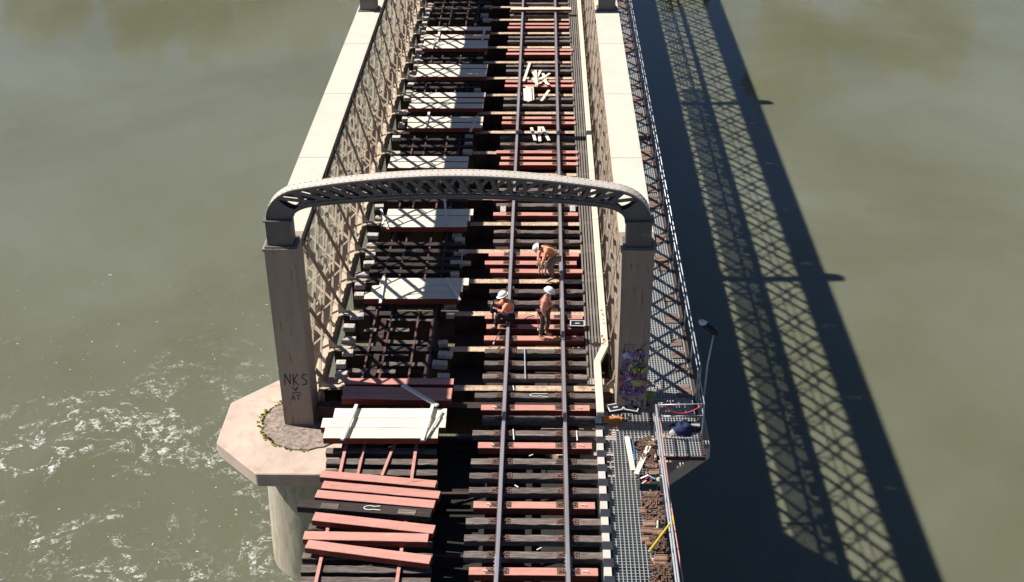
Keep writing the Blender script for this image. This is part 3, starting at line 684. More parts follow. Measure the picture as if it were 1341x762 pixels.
# ---------------- timber stacks on the left track ----------------
def quad_timber(name, c0, c1, c2, c3, z1, hh, mats, lab, cat, grp, seed=0):
    """corners: far-left, far-right, near-right, near-left photo pixels on the plane z1"""
    P = [at(*c, z1) for c in (c0, c1, c2, c3)]
    a = (P[0] + P[3]) / 2; b = (P[1] + P[2]) / 2; d = b - a; rot = math.atan2(d.y, d.x); wd = min(.54, max(.18, ((P[0] - P[3]).length + (P[1] - P[2]).length) / 2 * math.cos(0)))
    c = (a + b) / 2; L_ = d.length
    mb, o = timber(name, c.x - L_ / 2, c.x + L_ / 2, c.y, z1, wd, hh, None, None, rot, False, seed)
    t = mb.build(name, mats, loc=o); tag(t, lab, cat, grp); return t
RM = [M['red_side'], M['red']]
near_reds = [((422, 615.5), (571.8, 629), (570, 638), (418.7, 624.5), 'first below the four short red strips'), ((424, 629), (577, 643), (574, 652.5), (421, 639), 'second below the four short red strips'), ((416, 641), (570, 655), (568, 665), (412, 651), 'just above the dark marked sleeper'),
             ((413, 670), (570, 687.4), (567.4, 698.5), (408.5, 681), 'just below the dark marked sleeper'), ((399, 695), (561.5, 698.5), (560, 709.4), (396.5, 706), 'lying level, touching its tilted lower neighbour'), ((404, 706.6), (564.7, 726.8), (562.4, 738.4), (399.5, 717), 'lowest in the photo, most tilted')]
for i, (a, b, c, d, lb) in enumerate(near_reds): quad_timber('red_timber', a, b, c, d, .1 if i != 5 else .14, .17, RM, 'red painted timber across the near left track, ' + lb, 'timber', 'red timbers on the near left track', 500 + i)
ds = quad_timber('marked_sleeper', (392, 653), (566, 666), (563, 677), (389.7, 663.5), .1, .17, [M['creo'], M['creo']], 'long dark old sleeper with a white loop mark between red timbers', 'sleeper', None, 520)
c0 = at(485, 665, .11); m = MB()
pts = [Vector((c0.x + .24, c0.y + .07, .117))] + [Vector((c0.x - .02 + .14 * math.cos(.7 + q * .33), c0.y + .075 * math.sin(.7 + q * .33), .117)) for q in range(0, 15)] + [Vector((c0.x + .26, c0.y - .09, .117))]
for p, q in zip(pts, pts[1:]): m.bar(p, q, .02, .005)
m.build('loop_mark', M['chalk'], ds)
for xx in (432, 533):
    p = at(xx, 656 + (xx - 392) * .075 + 3, .11); m = MB(); m.obox((p.x, p.y - .02, .112), (.22, -.018, 0), (.008, .1, 0), (0, 0, .004)); m.build('worn_patch', M['old'], ds)
quad_timber('red_timber', (453, 495), (594, 495.5), (594, 503), (451, 503), .16, .2, RM, 'single red timber in shade behind the wider red pair', 'timber', 'shaded red timbers past the pale stack', 530)
quad_timber('red_timber', (450, 505), (592.5, 508), (591.5, 516), (449, 513), .2, .2, RM, 'farther timber of the shaded red pair behind the pale stack', 'timber', 'shaded red timbers past the pale stack', 531)
quad_timber('red_timber', (449, 513.3), (591.5, 516.3), (590, 524.5), (447.5, 521.5), .2, .2, RM, 'nearer timber of the shaded red pair behind the pale stack', 'timber', 'shaded red timbers past the pale stack', 532)
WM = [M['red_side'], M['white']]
stk = {  # name: list of rows (top row, bottom row, x0, x1), z
    'stack nearest the camera beside the end post': ([(534.5, 546.8, 438, 585), (547.2, 559.5, 422, 584), (559.8, 573.5, 425, 574)], .3),
    'broad stack left of the seated worker': ([(364, 373.2, 498, 614), (373.4, 382, 487, 606), (382.2, 391, 478, 602)], .12),
    'broad stack just below the arch': ([(273.5, 281.5, 508, 620), (281.7, 289.2, 502, 616), (289.4, 297, 500, 612)], .12),
    'pair of planks just above the arch': ([(204.5, 211, 512, 614), (212, 219.5, 509, 613)], .08),
    'pair with two loose battens above the arch': ([(152, 159.8, 535, 633), (160, 168, 534, 632)], .1),
    'row of three separated planks farther on': ([(121, 126.5, 541, 636), (128.5, 133.8, 539, 634), (135.5, 141.5, 536, 633)], .06),
    'wide plank and narrow plank in the distance': ([(84, 88.8, 548, 639), (90, 95, 547, 638), (95.1, 100, 546, 637)], .08),
    'farthest stack near the top of the photo': ([(33.5, 41, 559, 643), (45, 50, 556, 641), (52.5, 57.5, 556, 639), (57.7, 63, 554, 639)], .08)}
for si, (nm, (pl_, z)) in enumerate(stk.items()):
    for i, (ra, rb, x0, x1) in enumerate(pl_):
        pos = ['far', 'middle', 'near'][i] if len(pl_) == 3 else (['far', 'near'][i] if len(pl_) == 2 else ['farthest', 'second', 'third', 'nearest'][i])
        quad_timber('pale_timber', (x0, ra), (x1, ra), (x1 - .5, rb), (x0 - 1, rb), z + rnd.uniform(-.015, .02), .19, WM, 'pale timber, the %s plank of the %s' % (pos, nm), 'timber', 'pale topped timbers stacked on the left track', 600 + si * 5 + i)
# bottom layer under big stack
for i, (row, x0, x1) in enumerate(((541, 440, 580), (566, 428, 572))):
    quad_timber('red_timber', (x0, row - 5), (x1, row - 5), (x1, row + 7), (x0, row + 7), .1, .18, RM, 'red timber underneath the pale stack nearest the camera, the %s one' % ('far', 'near')[i], 'timber', 'red timbers under the pale stack', 560 + i)
def batten(p0, p1, z, wd, lab, seed=0, hh=.04, z2=None, mt=None):
    a = at(*p0, z); b = at(*p1, z if z2 is None else z2); m = MB(); m.bar(a, b, wd, hh)
    return tag(m.build('batten', mt or M['batten'], bevel=.004), lab, 'batten', 'loose pale battens')
batten((467, 530), (448, 576), .40, .09, 'white batten slanting over the left half of the nearest pale stack', hh=.05)
batten((567, 530), (553, 577), .40, .09, 'white batten standing clear over the right end of the nearest pale stack', hh=.05)
batten((579, 538), (556, 577), .36, .05, 'thin second batten beside the right one on the nearest pale stack')
batten((527, 504), (573, 531), .36, .11, 'grey lit batten lying across the shaded red timbers', hh=.06, z2=.42)
batten((503, 362), (498, 397), .17, .09, 'batten across the left end of the broad stack near the seated worker')
batten((585, 364), (602, 393), .17, .09, 'batten across the right end of the broad stack near the seated worker')
batten((582, 257), (585, 294), .17, .08, 'grey batten standing over the stack just below the arch')
batten((499, 274), (508, 300), .17, .08, 'batten at the left end of the stack just below the arch')
batten((562, 147), (556, 168), .15, .1, 'left of two battens on the pair above the arch')
batten((625, 152), (616, 172), .15, .09, 'right of two battens on the pair above the arch')
batten((576, 40), (573, 52), .15, .1, 'left batten on the farthest pale stack'); batten((635, 36), (632, 52), .15, .1, 'right batten on the farthest pale stack')
batten((570, 52), (566, 64), .15, .06, 'thin batten below the left one on the farthest stack')

# timbers / offcuts lying on the laid track
sticks = [((694, 82), (686, 106)), ((698, 94), (706, 110)), ((701, 92), (703, 112)), ((708, 92), (700, 108)), ((711, 96), (716, 110)), ((720, 96), (708, 104)), ((704, 104), (718, 98)), ((697, 103), (709, 109)), ((712, 105), (719, 111)),
          ((687, 116), (688, 132)), ((690, 113), (692, 133)), ((694, 114), (695, 132)), ((697, 114), (698, 131)), ((719, 118), (709, 132)),
          ((696, 167), (701, 184)), ((706, 166), (707, 185)), ((710, 166), (719, 184))]
for i, (a, b) in enumerate(sticks):
    batten(a, b, -.08 + .03 * (i % 3), .12, 'short white offcut between the rails, %s counted down from the top' % ordn(i), hh=.03, mt=M['white'])
m = MB(); a = at(669, 11.5, .12); b = at(748, 11.5, .12); m.box(a.x, b.x, a.y - .16, a.y + .16, .02, .14, 0, 1); tag(m.build('cross_timber', [M['red_side'], M['white']]), 'cream timber lying over both rails near the top of the photo', 'timber')
a = at(687, 455, -.1); b = at(688, 496, -.1); m = MB(); m.tube([a, b], .018, 8); tag(m.build('steel_bar', M['galv']), 'thin pale bar lying lengthwise between the rails in front of the workers', 'bar')
for i, (a, b) in enumerate((((672, 562), (673, 576)), ((755, 564), (756, 577)), ((674, 635), (679, 638)), ((703, 720), (709, 717)), ((693, 597), (698, 595)), ((672, 505), (673, 511)))):
    batten(a, b, -.12, .03, 'tiny pale wood splinter on the near laid track, %s of those scattered' % ordn(i), hh=.02)
# block pieces near arch
for i, (px, py) in enumerate(((659, 273), (750, 272))):
    p = at(px, py, ZS); m = MB(); m.box(p.x - .1, p.x + .1, p.y - .25, p.y + .2, ZS - .12, ZS); tag(m.build('wood_wedge', M['block'], bevel=.01), 'pale wedge beside the %s rail just below the arch' % ('left', 'right')[i], 'wedge', 'pale wedges under the arch')
p = at(606, 326, ZS); m = MB(); m.box(p.x - .32, p.x + .32, p.y - 1.0, p.y - .8, ZS - .1, ZS - .02); m.box(p.x - .14, p.x + .14, p.y - .2, p.y, ZS - .1, ZS - .02); m.bar((p.x, p.y, ZS - .05), (p.x, p.y - .9, ZS - .05), .03, .03)
tag(m.build('steel_bracket', M['block']), 'pale anchor shaped bracket at the inner edge of the left track', 'bracket')

# ---------------- slats, duct, kerb on the right of the track ----------------
m = MB()
for k in range(5): x = 1.34 + k * .095; m.box(x, x + .055, 30.6, YEND, -.27, -.22)
tag(m.build('slatted_walkway', M['grey_slat']), 'narrow grey slatted strip running between the laid track and the duct', 'walkway')
t = thing('cable_duct', (1.9, 31, -.05), 'cream rectangular duct running the length of the bridge with a bend near the end post', 'duct')
m = MB(); y = 32.35
while y < YEND: m.box(1.8, 2.0, y, min(y + 4.1, YEND) - .02, -.12, .02); y += 4.1
m.build('duct_run', M['duct'], t, bevel=.008)
m = MB(); m.prism([(1.8, 32.33, -.12), (2.0, 32.33, -.12), (1.74, 31.45, -.12), (1.54, 31.45, -.12)], (0, 0, .14)); m.build('duct_bend', M['duct'], t)
m = MB(); m.box(1.54, 1.74, 28.86, 31.44, -.12, .02); m.build('duct_end', M['duct'], t, bevel=.008)
m = MB()
for (px, py, mm) in ((788, 405, 2), (789, 412, 2), (789, 418, 1), (791, 424, 1), (790, 440, 0), (791, 445, 0), (790, 449, 0)):
    p = at(px, py, .03); pts = [Vector((p.x + rnd.uniform(-.06, .06), p.y + rnd.uniform(-.1, .1), .024)) for _ in range(6)]
    for a, b in zip(pts, pts[1:]):
        if (a - b).length > .01: m.bar(a, b, .022, .004, m=mm)
m.build('spray_marks', [M['redspray'], M['kerb_w'], M['limespray']], t)
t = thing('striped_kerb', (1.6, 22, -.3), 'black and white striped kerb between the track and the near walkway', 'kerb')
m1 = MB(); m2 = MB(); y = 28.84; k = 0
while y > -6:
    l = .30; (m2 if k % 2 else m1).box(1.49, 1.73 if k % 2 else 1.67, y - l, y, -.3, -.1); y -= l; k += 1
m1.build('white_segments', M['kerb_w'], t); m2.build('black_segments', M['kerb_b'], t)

# ---------------- walkways ----------------
def grating(x0, x1, y0, y1, z, mb, sx=.1, sy=.1, w=.022, cw=.016):
    x = x0
    while x <= x1 + 1e-6: mb.box(x - w / 2, x + w / 2, y0, y1, z - .03, z); x += sx
    y = y0
    while y <= y1 + 1e-6: mb.box(x0, x1, y - cw / 2, y + cw / 2, z - .024, z - .002); y += sy
ZW = -.25
t = thing('near_walkway', (2.35, 20, ZW), 'steel grating walkway beside the striped kerb with rusty debris on it', 'walkway')
m = MB(); grating(1.74, 3.0, 12, 29.3, ZW, m); m.build('grating', M['grate'], t)
m = MB()
for i in range(9): m.box(1.7, 3.05, 13 + i * 2, 13.06 + i * 2, ZW - .13, ZW - .032)
m.box(1.69, 1.73, 12, 29.35, ZW - .15, ZW - .035); m.box(3.02, 3.06, 12, 27.2, ZW - .15, ZW + .03)
m.build('walkway_bearer', M['web'], t)
t = thing('pier_landing', (3.7, 28.6, ZW), 'railed grating landing beside the lamp, bags lying on it', 'landing')
m = MB(); grating(3.12, 4.3, 27.3, 29.9, ZW, m, .08); m.build('grating', M['grate'], t)
m = MB(); m.box(3.08, 4.36, 27.24, 27.28, ZW - .1, ZW + .02); m.box(4.32, 4.36, 27.3, 29.9, ZW - .15, ZW + .05)
for i in range(2): m.box(3.1, 4.3, 28 + i, 28.06 + i, ZW - .15, ZW - .035)
m.build('landing_bearer', M['web'], t)
t = thing('outer_walkway', (3.6, 30, ZW), 'long walkway outside the right girder, grating with brown boards along its edge', 'walkway')
m = MB(); grating(3.02, 4.3, 29.95, 70, ZW, m, .08, .1, .032, .02); grating(3.02, 3.78, 70.4, YEND, ZW, m, .19, .4, .06); m.build('grating', M['grate'], t)
for i in range(60):
    r = random.Random(i + 50)
    if r.random() < .45: continue
    m = MB(); y = 30.1 + i * .66; n = r.choice((2, 3, 3))
    for q in range(n): m.obox((4.08 + r.uniform(-.03, .03), y + q * .2, ZW + .02), (.18 + r.uniform(-.03, .02), r.uniform(-.02, .02), 0), (0, .09, 0), (0, 0, .02))
    o = m.build('board_set', M['plank'], t)
m = MB(); m.box(4.32, 4.36, 29.9, YEND, ZW - .2, ZW + .0); m.box(3.78, 3.82, 29.9, YEND, ZW - .15, ZW - .035)
m.build('edge_beam', M['web'], t)

def handrail(pts, label, rails=(.8, .42), post=2.06, r=.022, ph=.8):
    t = thing('handrail', (pts[0][0], pts[0][1], ZW), label, 'railing')
    for h in rails:
        m = MB(); m.tube([(p[0], p[1], ZW + h + .25) for p in pts], r, 8); m.build('rail_tube', M['galv'], t, smooth=True)
    for a, b in zip(pts, pts[1:]):
        d = math.hypot(b[0] - a[0], b[1] - a[1]); n = max(1, round(d / post))
        for i in range(n + 1):
            if i == n and b is not pts[-1]: continue
            x = a[0] + (b[0] - a[0]) * i / n; y = a[1] + (b[1] - a[1]) * i / n
            m = MB(); m.box(x - .016, x + .016, y - .016, y + .016, ZW - .1, ZW + rails[0] + .25); m.build('post', M['galv'], t)
    return t
t = handrail([(4.44, 29.9), (4.44, 85)], 'long galvanised handrail along the outer walkway past the lamp', r=.018)
m = MB(); m.box(4.37, 4.40, 29.95, 85, ZW - .02, ZW + .10); m.build('toe_board', M['rail_side'], t)
handrail([(3.07, 12), (3.07, 28.15)], 'galvanised handrail of the near walkway running down to the bottom edge', post=1.8, r=.026)
handrail([(3.16, 28.15), (4.36, 28.2), (4.36, 29.8)], 'short corner railing around the landing beside the lamp', post=1.3, r=.017)
m = MB(); m.tube([(3.15, 27.9, ZW + .95), (3.2, 25, ZW + .5), (3.18, 22, ZW + .9), (3.24, 18, ZW + .8)], .016, 8); tag(m.build('pipe', M['red']), 'reddish pipe leaning along the near handrail', 'pipe')
# red rope between landing rails
m = MB(); pts = []
for i in range(13): u = i / 12; pts.append((3.2 + u * 1.13, 28.2, ZW + 1.02 - .28 * math.sin(math.pi * u)))
m.tube(pts, .016, 6); tag(m.build('rope', M['redp'], smooth=True), 'red rope sagging between the landing rails', 'rope')

# lamp
t = thing('walkway_lamp', (4.56, 29.75, ZW), 'slim pole lamp with a tilted oval head beside the outer walkway', 'lamp')
m = MB(); m.tube([(4.56, 29.75, ZW - .1), (4.6, 29.8, 1.0), (4.72, 29.9, 1.95)], [.03, .024, .02], 8); m.build('lamp_pole', M['galv'], t, smooth=True)
m = MB(); a = Vector((4.36, 30.1, 2.2)); b = Vector((4.84, 29.8, 1.98))
m.tube([a, a.lerp(b, .08), a.lerp(b, .3), a.lerp(b, .7), a.lerp(b, .93), b], [.03, .085, .115, .11, .07, .02], 12); hd = m.build('lamp_head', M['black'], t, smooth=True)
m = MB(); m.tube([a + Vector((-.03, .02, .03)), a.lerp(b, .1) + Vector((-.01, 0, .025)), a.lerp(b, .3) + Vector((0, 0, .02))], [.04, .09, .1], 12); m.build('lamp_cover', M['alu'], hd, smooth=True)

# ---------------- objects on the walkway ----------------
def case(px, py, z, yaw, lab, wx=.42, wy=.3):
    p = at(px, py, z); t = thing('framed_case', (p.x, p.y, z), lab, 'case', 'flat black cases with pale frames')
    c, s = math.cos(yaw), math.sin(yaw); ax = Vector((c, s, 0)); ay = Vector((-s, c, 0)); tl_ = Vector((0, 0, 1))
    m = MB(); m.obox(p + Vector((0, 0, .05)), ax * (wx / 2), ay * (wy / 2), tl_ * .05); m.build('case_body', M['black'], t, bevel=.01)
    m = MB()
    for sg in (-1, 1):
        m.obox(p + ay * sg * (wy / 2) + Vector((0, 0, .1)), ax * (wx / 2 + .015), ay * .015, tl_ * .012)
        m.obox(p + ax * sg * (wx / 2) + Vector((0, 0, .1)), ax * .015, ay * (wy / 2 - .016), tl_ * .012)
    m.build('frame', M['alu'], t)
    m = MB(); m.obox(p + Vector((0, 0, .103)), ax * .07, ay * .025, tl_ * .002); m.build('pale_sticker', M['kerb_w'], t)
case(756, 427, ZS + .01, -.03, 'flat black case with pale frame on a red sleeper beside the right rail')
case(806, 537, ZW, .3, 'left of two flat black framed cases at the foot of the graffiti post')
case(826, 537, ZW, -.28, 'right of two flat black framed cases at the foot of the graffiti post')
p = at(802, 553, ZW); m = MB(); r = random.Random(5)
for k in range(22):
    q = p + Vector((r.uniform(-.2, .2), r.uniform(-.16, .16), .01 + k * .004)); a = r.uniform(-.4, .4)
    m.obox(q, (.09 * math.cos(a), .09 * math.sin(a), 0), (-.05 * math.sin(a), .05 * math.cos(a), 0), (0, 0, .006))
tag(m.build('orange_netting', M['orange']), 'crumpled orange netting in front of the left framed case', 'netting')
p = at(819, 549, ZW); m = MB()
for k in range(26):
    a = k * .9; q = p + Vector((math.cos(a) * .13 * (1 - k / 60), math.sin(a) * .1, .015 + .002 * k)); m.tube([q, q + Vector((math.cos(a + 1.2) * .06, math.sin(a + 1.2) * .05, .01))], .014, 6)
tag(m.build('black_chain', M['black']), 'heap of black chain in front of the right framed case', 'chain')
def bd(a, b, z, z2, lab, mt):
    A = at(*a, z); B = at(*b, z2); m = MB(); m.bar(A, B, .13, .04); tag(m.build('white_board', mt, bevel=.004), lab, 'board', 'white boards in a V on the walkway')
bd((821, 572), (829, 616), ZW + .05, ZW + .05, 'left board of the white V lying on the near walkway', M['white'])
bd((854, 575), (833, 621), ZW + .09, ZW + .12, 'right board of the white V lying on the near walkway', M['white'])
m = MB(); m.tube([at(829, 577, ZW + .03), at(832, 603, ZW + .03)], .02, 8); tag(m.build('blue_tube', M['bluep']), 'thin blue tube between the two white boards', 'tube')
# coil of rope and rods
p = at(838, 586, ZW); m = MB()
for k in range(5):
    pts = [p + Vector((math.cos(a * .4) * (.13 + .012 * k), math.sin(a * .4) * (.13 + .012 * k), .02 + .02 * k)) for a in range(17)]; m.tube(pts, .014, 6)
tag(m.build('rope_coil', M['rust']), 'brown coil lying between the arms of the white V', 'coil')
def spikes(cx, cy, rx, ry, n, lab, seed):
    r = random.Random(seed); p0 = at(cx, cy, ZW); m = MB()
    for k in range(n):
        q = p0 + Vector((r.uniform(-rx, rx), r.uniform(-ry, ry), r.uniform(.01, .13))); a = r.gauss(1.2, .9); l = r.uniform(.07, .14)
        d = Vector((math.cos(a) * l, math.sin(a) * l, r.uniform(-.02, .03))); m.bar(q - d, q + d, .024, .024)
        m.obox(q + d, (.025, 0, 0), (0, .025, 0), (0, 0, .012))
    tag(m.build('spike_heap', M['rust']), lab, 'scrap heap', kind='stuff')
spikes(846, 596, .16, .55, 130, 'heap of rusty spikes beside the right white board', 1)
spikes(855, 668, .2, .55, 170, 'tangled heap of rusty spikes below the green toolbox', 2)
spikes(862, 718, .14, .3, 60, 'small heap of rusty spikes below the yellow bar', 3)
spikes(866, 752, .2, .45, 110, 'heap of rusty spikes at the bottom edge of the walkway', 4)
def plate(px, py, z, a, lab, n=1):
    p = at(px, py, z); m = MB()
    for k in range(n): m.obox(p + Vector((.01 * k, .012 * k, .018 * k)), (.15 * math.cos(a), .15 * math.sin(a), 0), (-.09 * math.sin(a), .09 * math.cos(a), 0), (0, 0, .009)); m.obox(p + Vector((.0, .07, .018 * k + .014)), (.14, 0, 0), (0, .012, 0), (0, 0, .01))
    tag(m.build('sole_plate', M['rustp']), lab, 'plate', 'rusty sole plates on the walkway')
for i, (px, py, z, a, lb) in enumerate(((851, 576, .06, 0, 'beside the top of the right white board'), (850, 582, .1, .2, 'below the one beside the white board'), (853, 610, .08, -.2, 'left of the heap by the white board'), (858, 619, .12, .3, 'just above the green toolbox'), (850, 686, .12, .05, 'lit tan, left of the yellow bar top'), (847, 695, .1, -.1, 'below the lit tan plate'), (861, 697, .12, -.5, 'tilted against the yellow bar'),
                                         (848, 706, .06, .0, 'above the foot of the yellow bar'), (853, 711, .05, .1, 'right of the foot of the yellow bar'), (865, 731, .14, 0, 'on top of the lower heap'), (863, 737, .1, .1, 'below the one on the lower heap'), (845, 669, .05, .1, 'at the left edge of the tangled heap'))):
    plate(px, py, ZW + z, a, 'rusty sole plate, ' + lb, 2)
# toolbox
p = at(848, 636, ZW); t = thing('toolbox', (p.x, p.y, ZW), 'open dark green toolbox holding red tools on the near walkway', 'toolbox')
m = MB(); m.box(p.x - .22, p.x + .22, p.y - .2, p.y + .2, ZW + .002, ZW + .02)
for a in ((-.22, -.2, -.2, .2), (.2, .22, -.2, .2)): m.box(p.x + a[0], p.x + a[1], p.y + a[2], p.y + a[3], ZW + .02, ZW + .22)
for a in ((-.2, .2, -.2, -.18), (-.2, .2, .18, .2)): m.box(p.x + a[0], p.x + a[1], p.y + a[2], p.y + a[3], ZW + .02, ZW + .22)
m.build('box', M['green'], t, bevel=.006)
m = MB(); m.tube([(p.x - .18, p.y + .02, ZW + .22), (p.x, p.y + .05, ZW + .3), (p.x + .18, p.y, ZW + .22)], .02, 8); m.build('handle', M['alu'], t)
for k, (dx, dy, mm, l) in enumerate(((-.06, .05, 'redp', .13), (.05, -.06, 'redp', .1), (.1, .08, 'bluep', .08), (-.1, -.08, 'alu', .1))):
    m = MB(); m.tube([(p.x + dx - l * .6, p.y + dy - l * .5, ZW + .15), (p.x + dx + l * .6, p.y + dy + l * .4, ZW + .2)], [.03, .02], 8)
    tag(m.build('hand_tool', M[mm]), ['red handled tool lying in the toolbox, the left one', 'red handled tool lying in the toolbox, the right one', 'blue handled tool in the corner of the toolbox', 'grey steel tool in the toolbox'][k], 'tool')
p = at(862, 636, ZW); m = MB(); m.tube([(p.x, p.y, ZW), (p.x, p.y, ZW + .2), (p.x, p.y, ZW + .26)], [.07, .07, .03], 12); tag(m.build('white_bottle', M['kerb_w'], smooth=False), 'white plastic bottle right of the green toolbox', 'bottle')
p = at(855, 737, ZW); m = MB(); m.tube([(p.x, p.y, ZW), (p.x, p.y, ZW + .1), (p.x, p.y, ZW + .14)], [.06, .06, .02], 10); tag(m.build('white_cup', M['kerb_w']), 'small white cup beside the lower heap', 'cup')
p = at(860, 691, ZW); m = MB(); m.tube([(p.x, p.y - .15, ZW + .1), (p.x + .03, p.y + .15, ZW + .1)], .03, 10); tag(m.build('white_tube', M['kerb_w']), 'short white tube behind the yellow bar', 'tube')
t = thing('yellow_bar', at(851, 722, ZW), 'yellow T handled bar leaning from the debris onto the handrail', 'tool')
a = at(850, 722, ZW + .1); b = at(880, 682, .76); m = MB(); m.tube([a, b], .024, 8); m.build('shaft', M['yellow'], t)
m = MB(); m.bar(b + Vector((.01, .14, .02)), b + Vector((.01, -.14, .0)), .05, .05); m.build('grip', M['yellow'], t)
# bundle of blue cloth on landing
def lump(px, py, z, rx, ry, rz, mt, name, lab, cat, seed, dark=None):
    p = at(px, py, z); m = MB(); n, k = 18, 10; r = Vector((seed, 0, 0))
    for j in range(k + 1):
        th = math.pi / 2 * j / k
        for i in range(n):
            ph = 2 * math.pi * i / n; d = Vector((math.cos(ph) * math.cos(th), math.sin(ph) * math.cos(th), math.sin(th))); q = 1 + .38 * noise.noise(d * 2.3 + r) + .15 * noise.noise(d * 6 + r)
            m.v.append(p + Vector((d.x * rx * q, d.y * ry * q, d.z * rz * q)))
    for j in range(k):
        for i in range(n): m.f.append((j * n + i, j * n + (i + 1) % n, (j + 1) * n + (i + 1) % n, (j + 1) * n + i)); m.m.append(0)
    return tag(m.build(name, mt, smooth=True), lab, cat)
lump(893, 565, ZW, .3, .26, .3, M['blue'], 'blue_jacket', 'navy blue jacket heaped on the landing', 'jacket', 4)
lump(882, 568, ZW, .12, .1, .12, M['block'], 'grey_cap', 'small grey cap left of the navy jacket', 'cap', 9)
lump(908, 562, ZW, .2, .16, .22, M['darktr'], 'dark_bag', 'dark bag right of the navy jacket', 'bag', 14)
p = at(911, 556, ZW + .2); m = MB(); m.obox(p, (.12, -.02, 0), (.01, .07, 0), (0, 0, .03)); tag(m.build('white_packet', M['kerb_w'], bevel=.01), 'white packet on top of the dark bag', 'packet')
p = at(851, 523, ZW); m = MB(); m.obox(p + Vector((0, 0, .04)), (.1, -.03, 0), (.07, .24, 0), (0, 0, .04)); tag(m.build('yellow_tub', M['limespray'], bevel=.01), 'dull yellow slab beside the graffiti post foot', 'slab')
m = MB(); p = at(838, 530, ZW); m.obox(p + Vector((0, 0, .05)), (.22, .02, 0), (-.01, .1, 0), (0, 0, .05)); tag(m.build('blue_tarp', M['blue'], bevel=.02), 'folded dark blue sheet behind the right framed case', 'sheet')

# ---------------- people ----------------
def skinmesh(name, P, E_, Rr, mt, parent, root=0, sub=2):
    me = bpy.data.meshes.new(name); me.from_pydata([tuple(p) for p in P], E_, []); o = bpy.data.objects.new(name, me); C.objects.link(o)
    md = o.modifiers.new('skin', 'SKIN'); md.use_smooth_shade = True; md.branch_smoothing = .3
    if not me.skin_vertices: pass
    for i, r_ in enumerate(Rr):
        v = me.skin_vertices[0].data[i]; v.radius = (r_, r_) if not isinstance(r_, tuple) else r_; v.use_root = (i == root)
    sb = o.modifiers.new('sub', 'SUBSURF'); sb.levels = sub; sb.render_levels = sub
    dg = bpy.context.evaluated_depsgraph_get(); dg.update(); m2 = bpy.data.meshes.new_from_object(o.evaluated_get(dg)); m2.name = name
    bpy.data.objects.remove(o); o = bpy.data.objects.new(name, m2); C.objects.link(o); m2.materials.clear(); m2.materials.append(mt)
    m2.polygons.foreach_set('use_smooth', [True] * len(m2.polygons)); o.parent = parent; return o
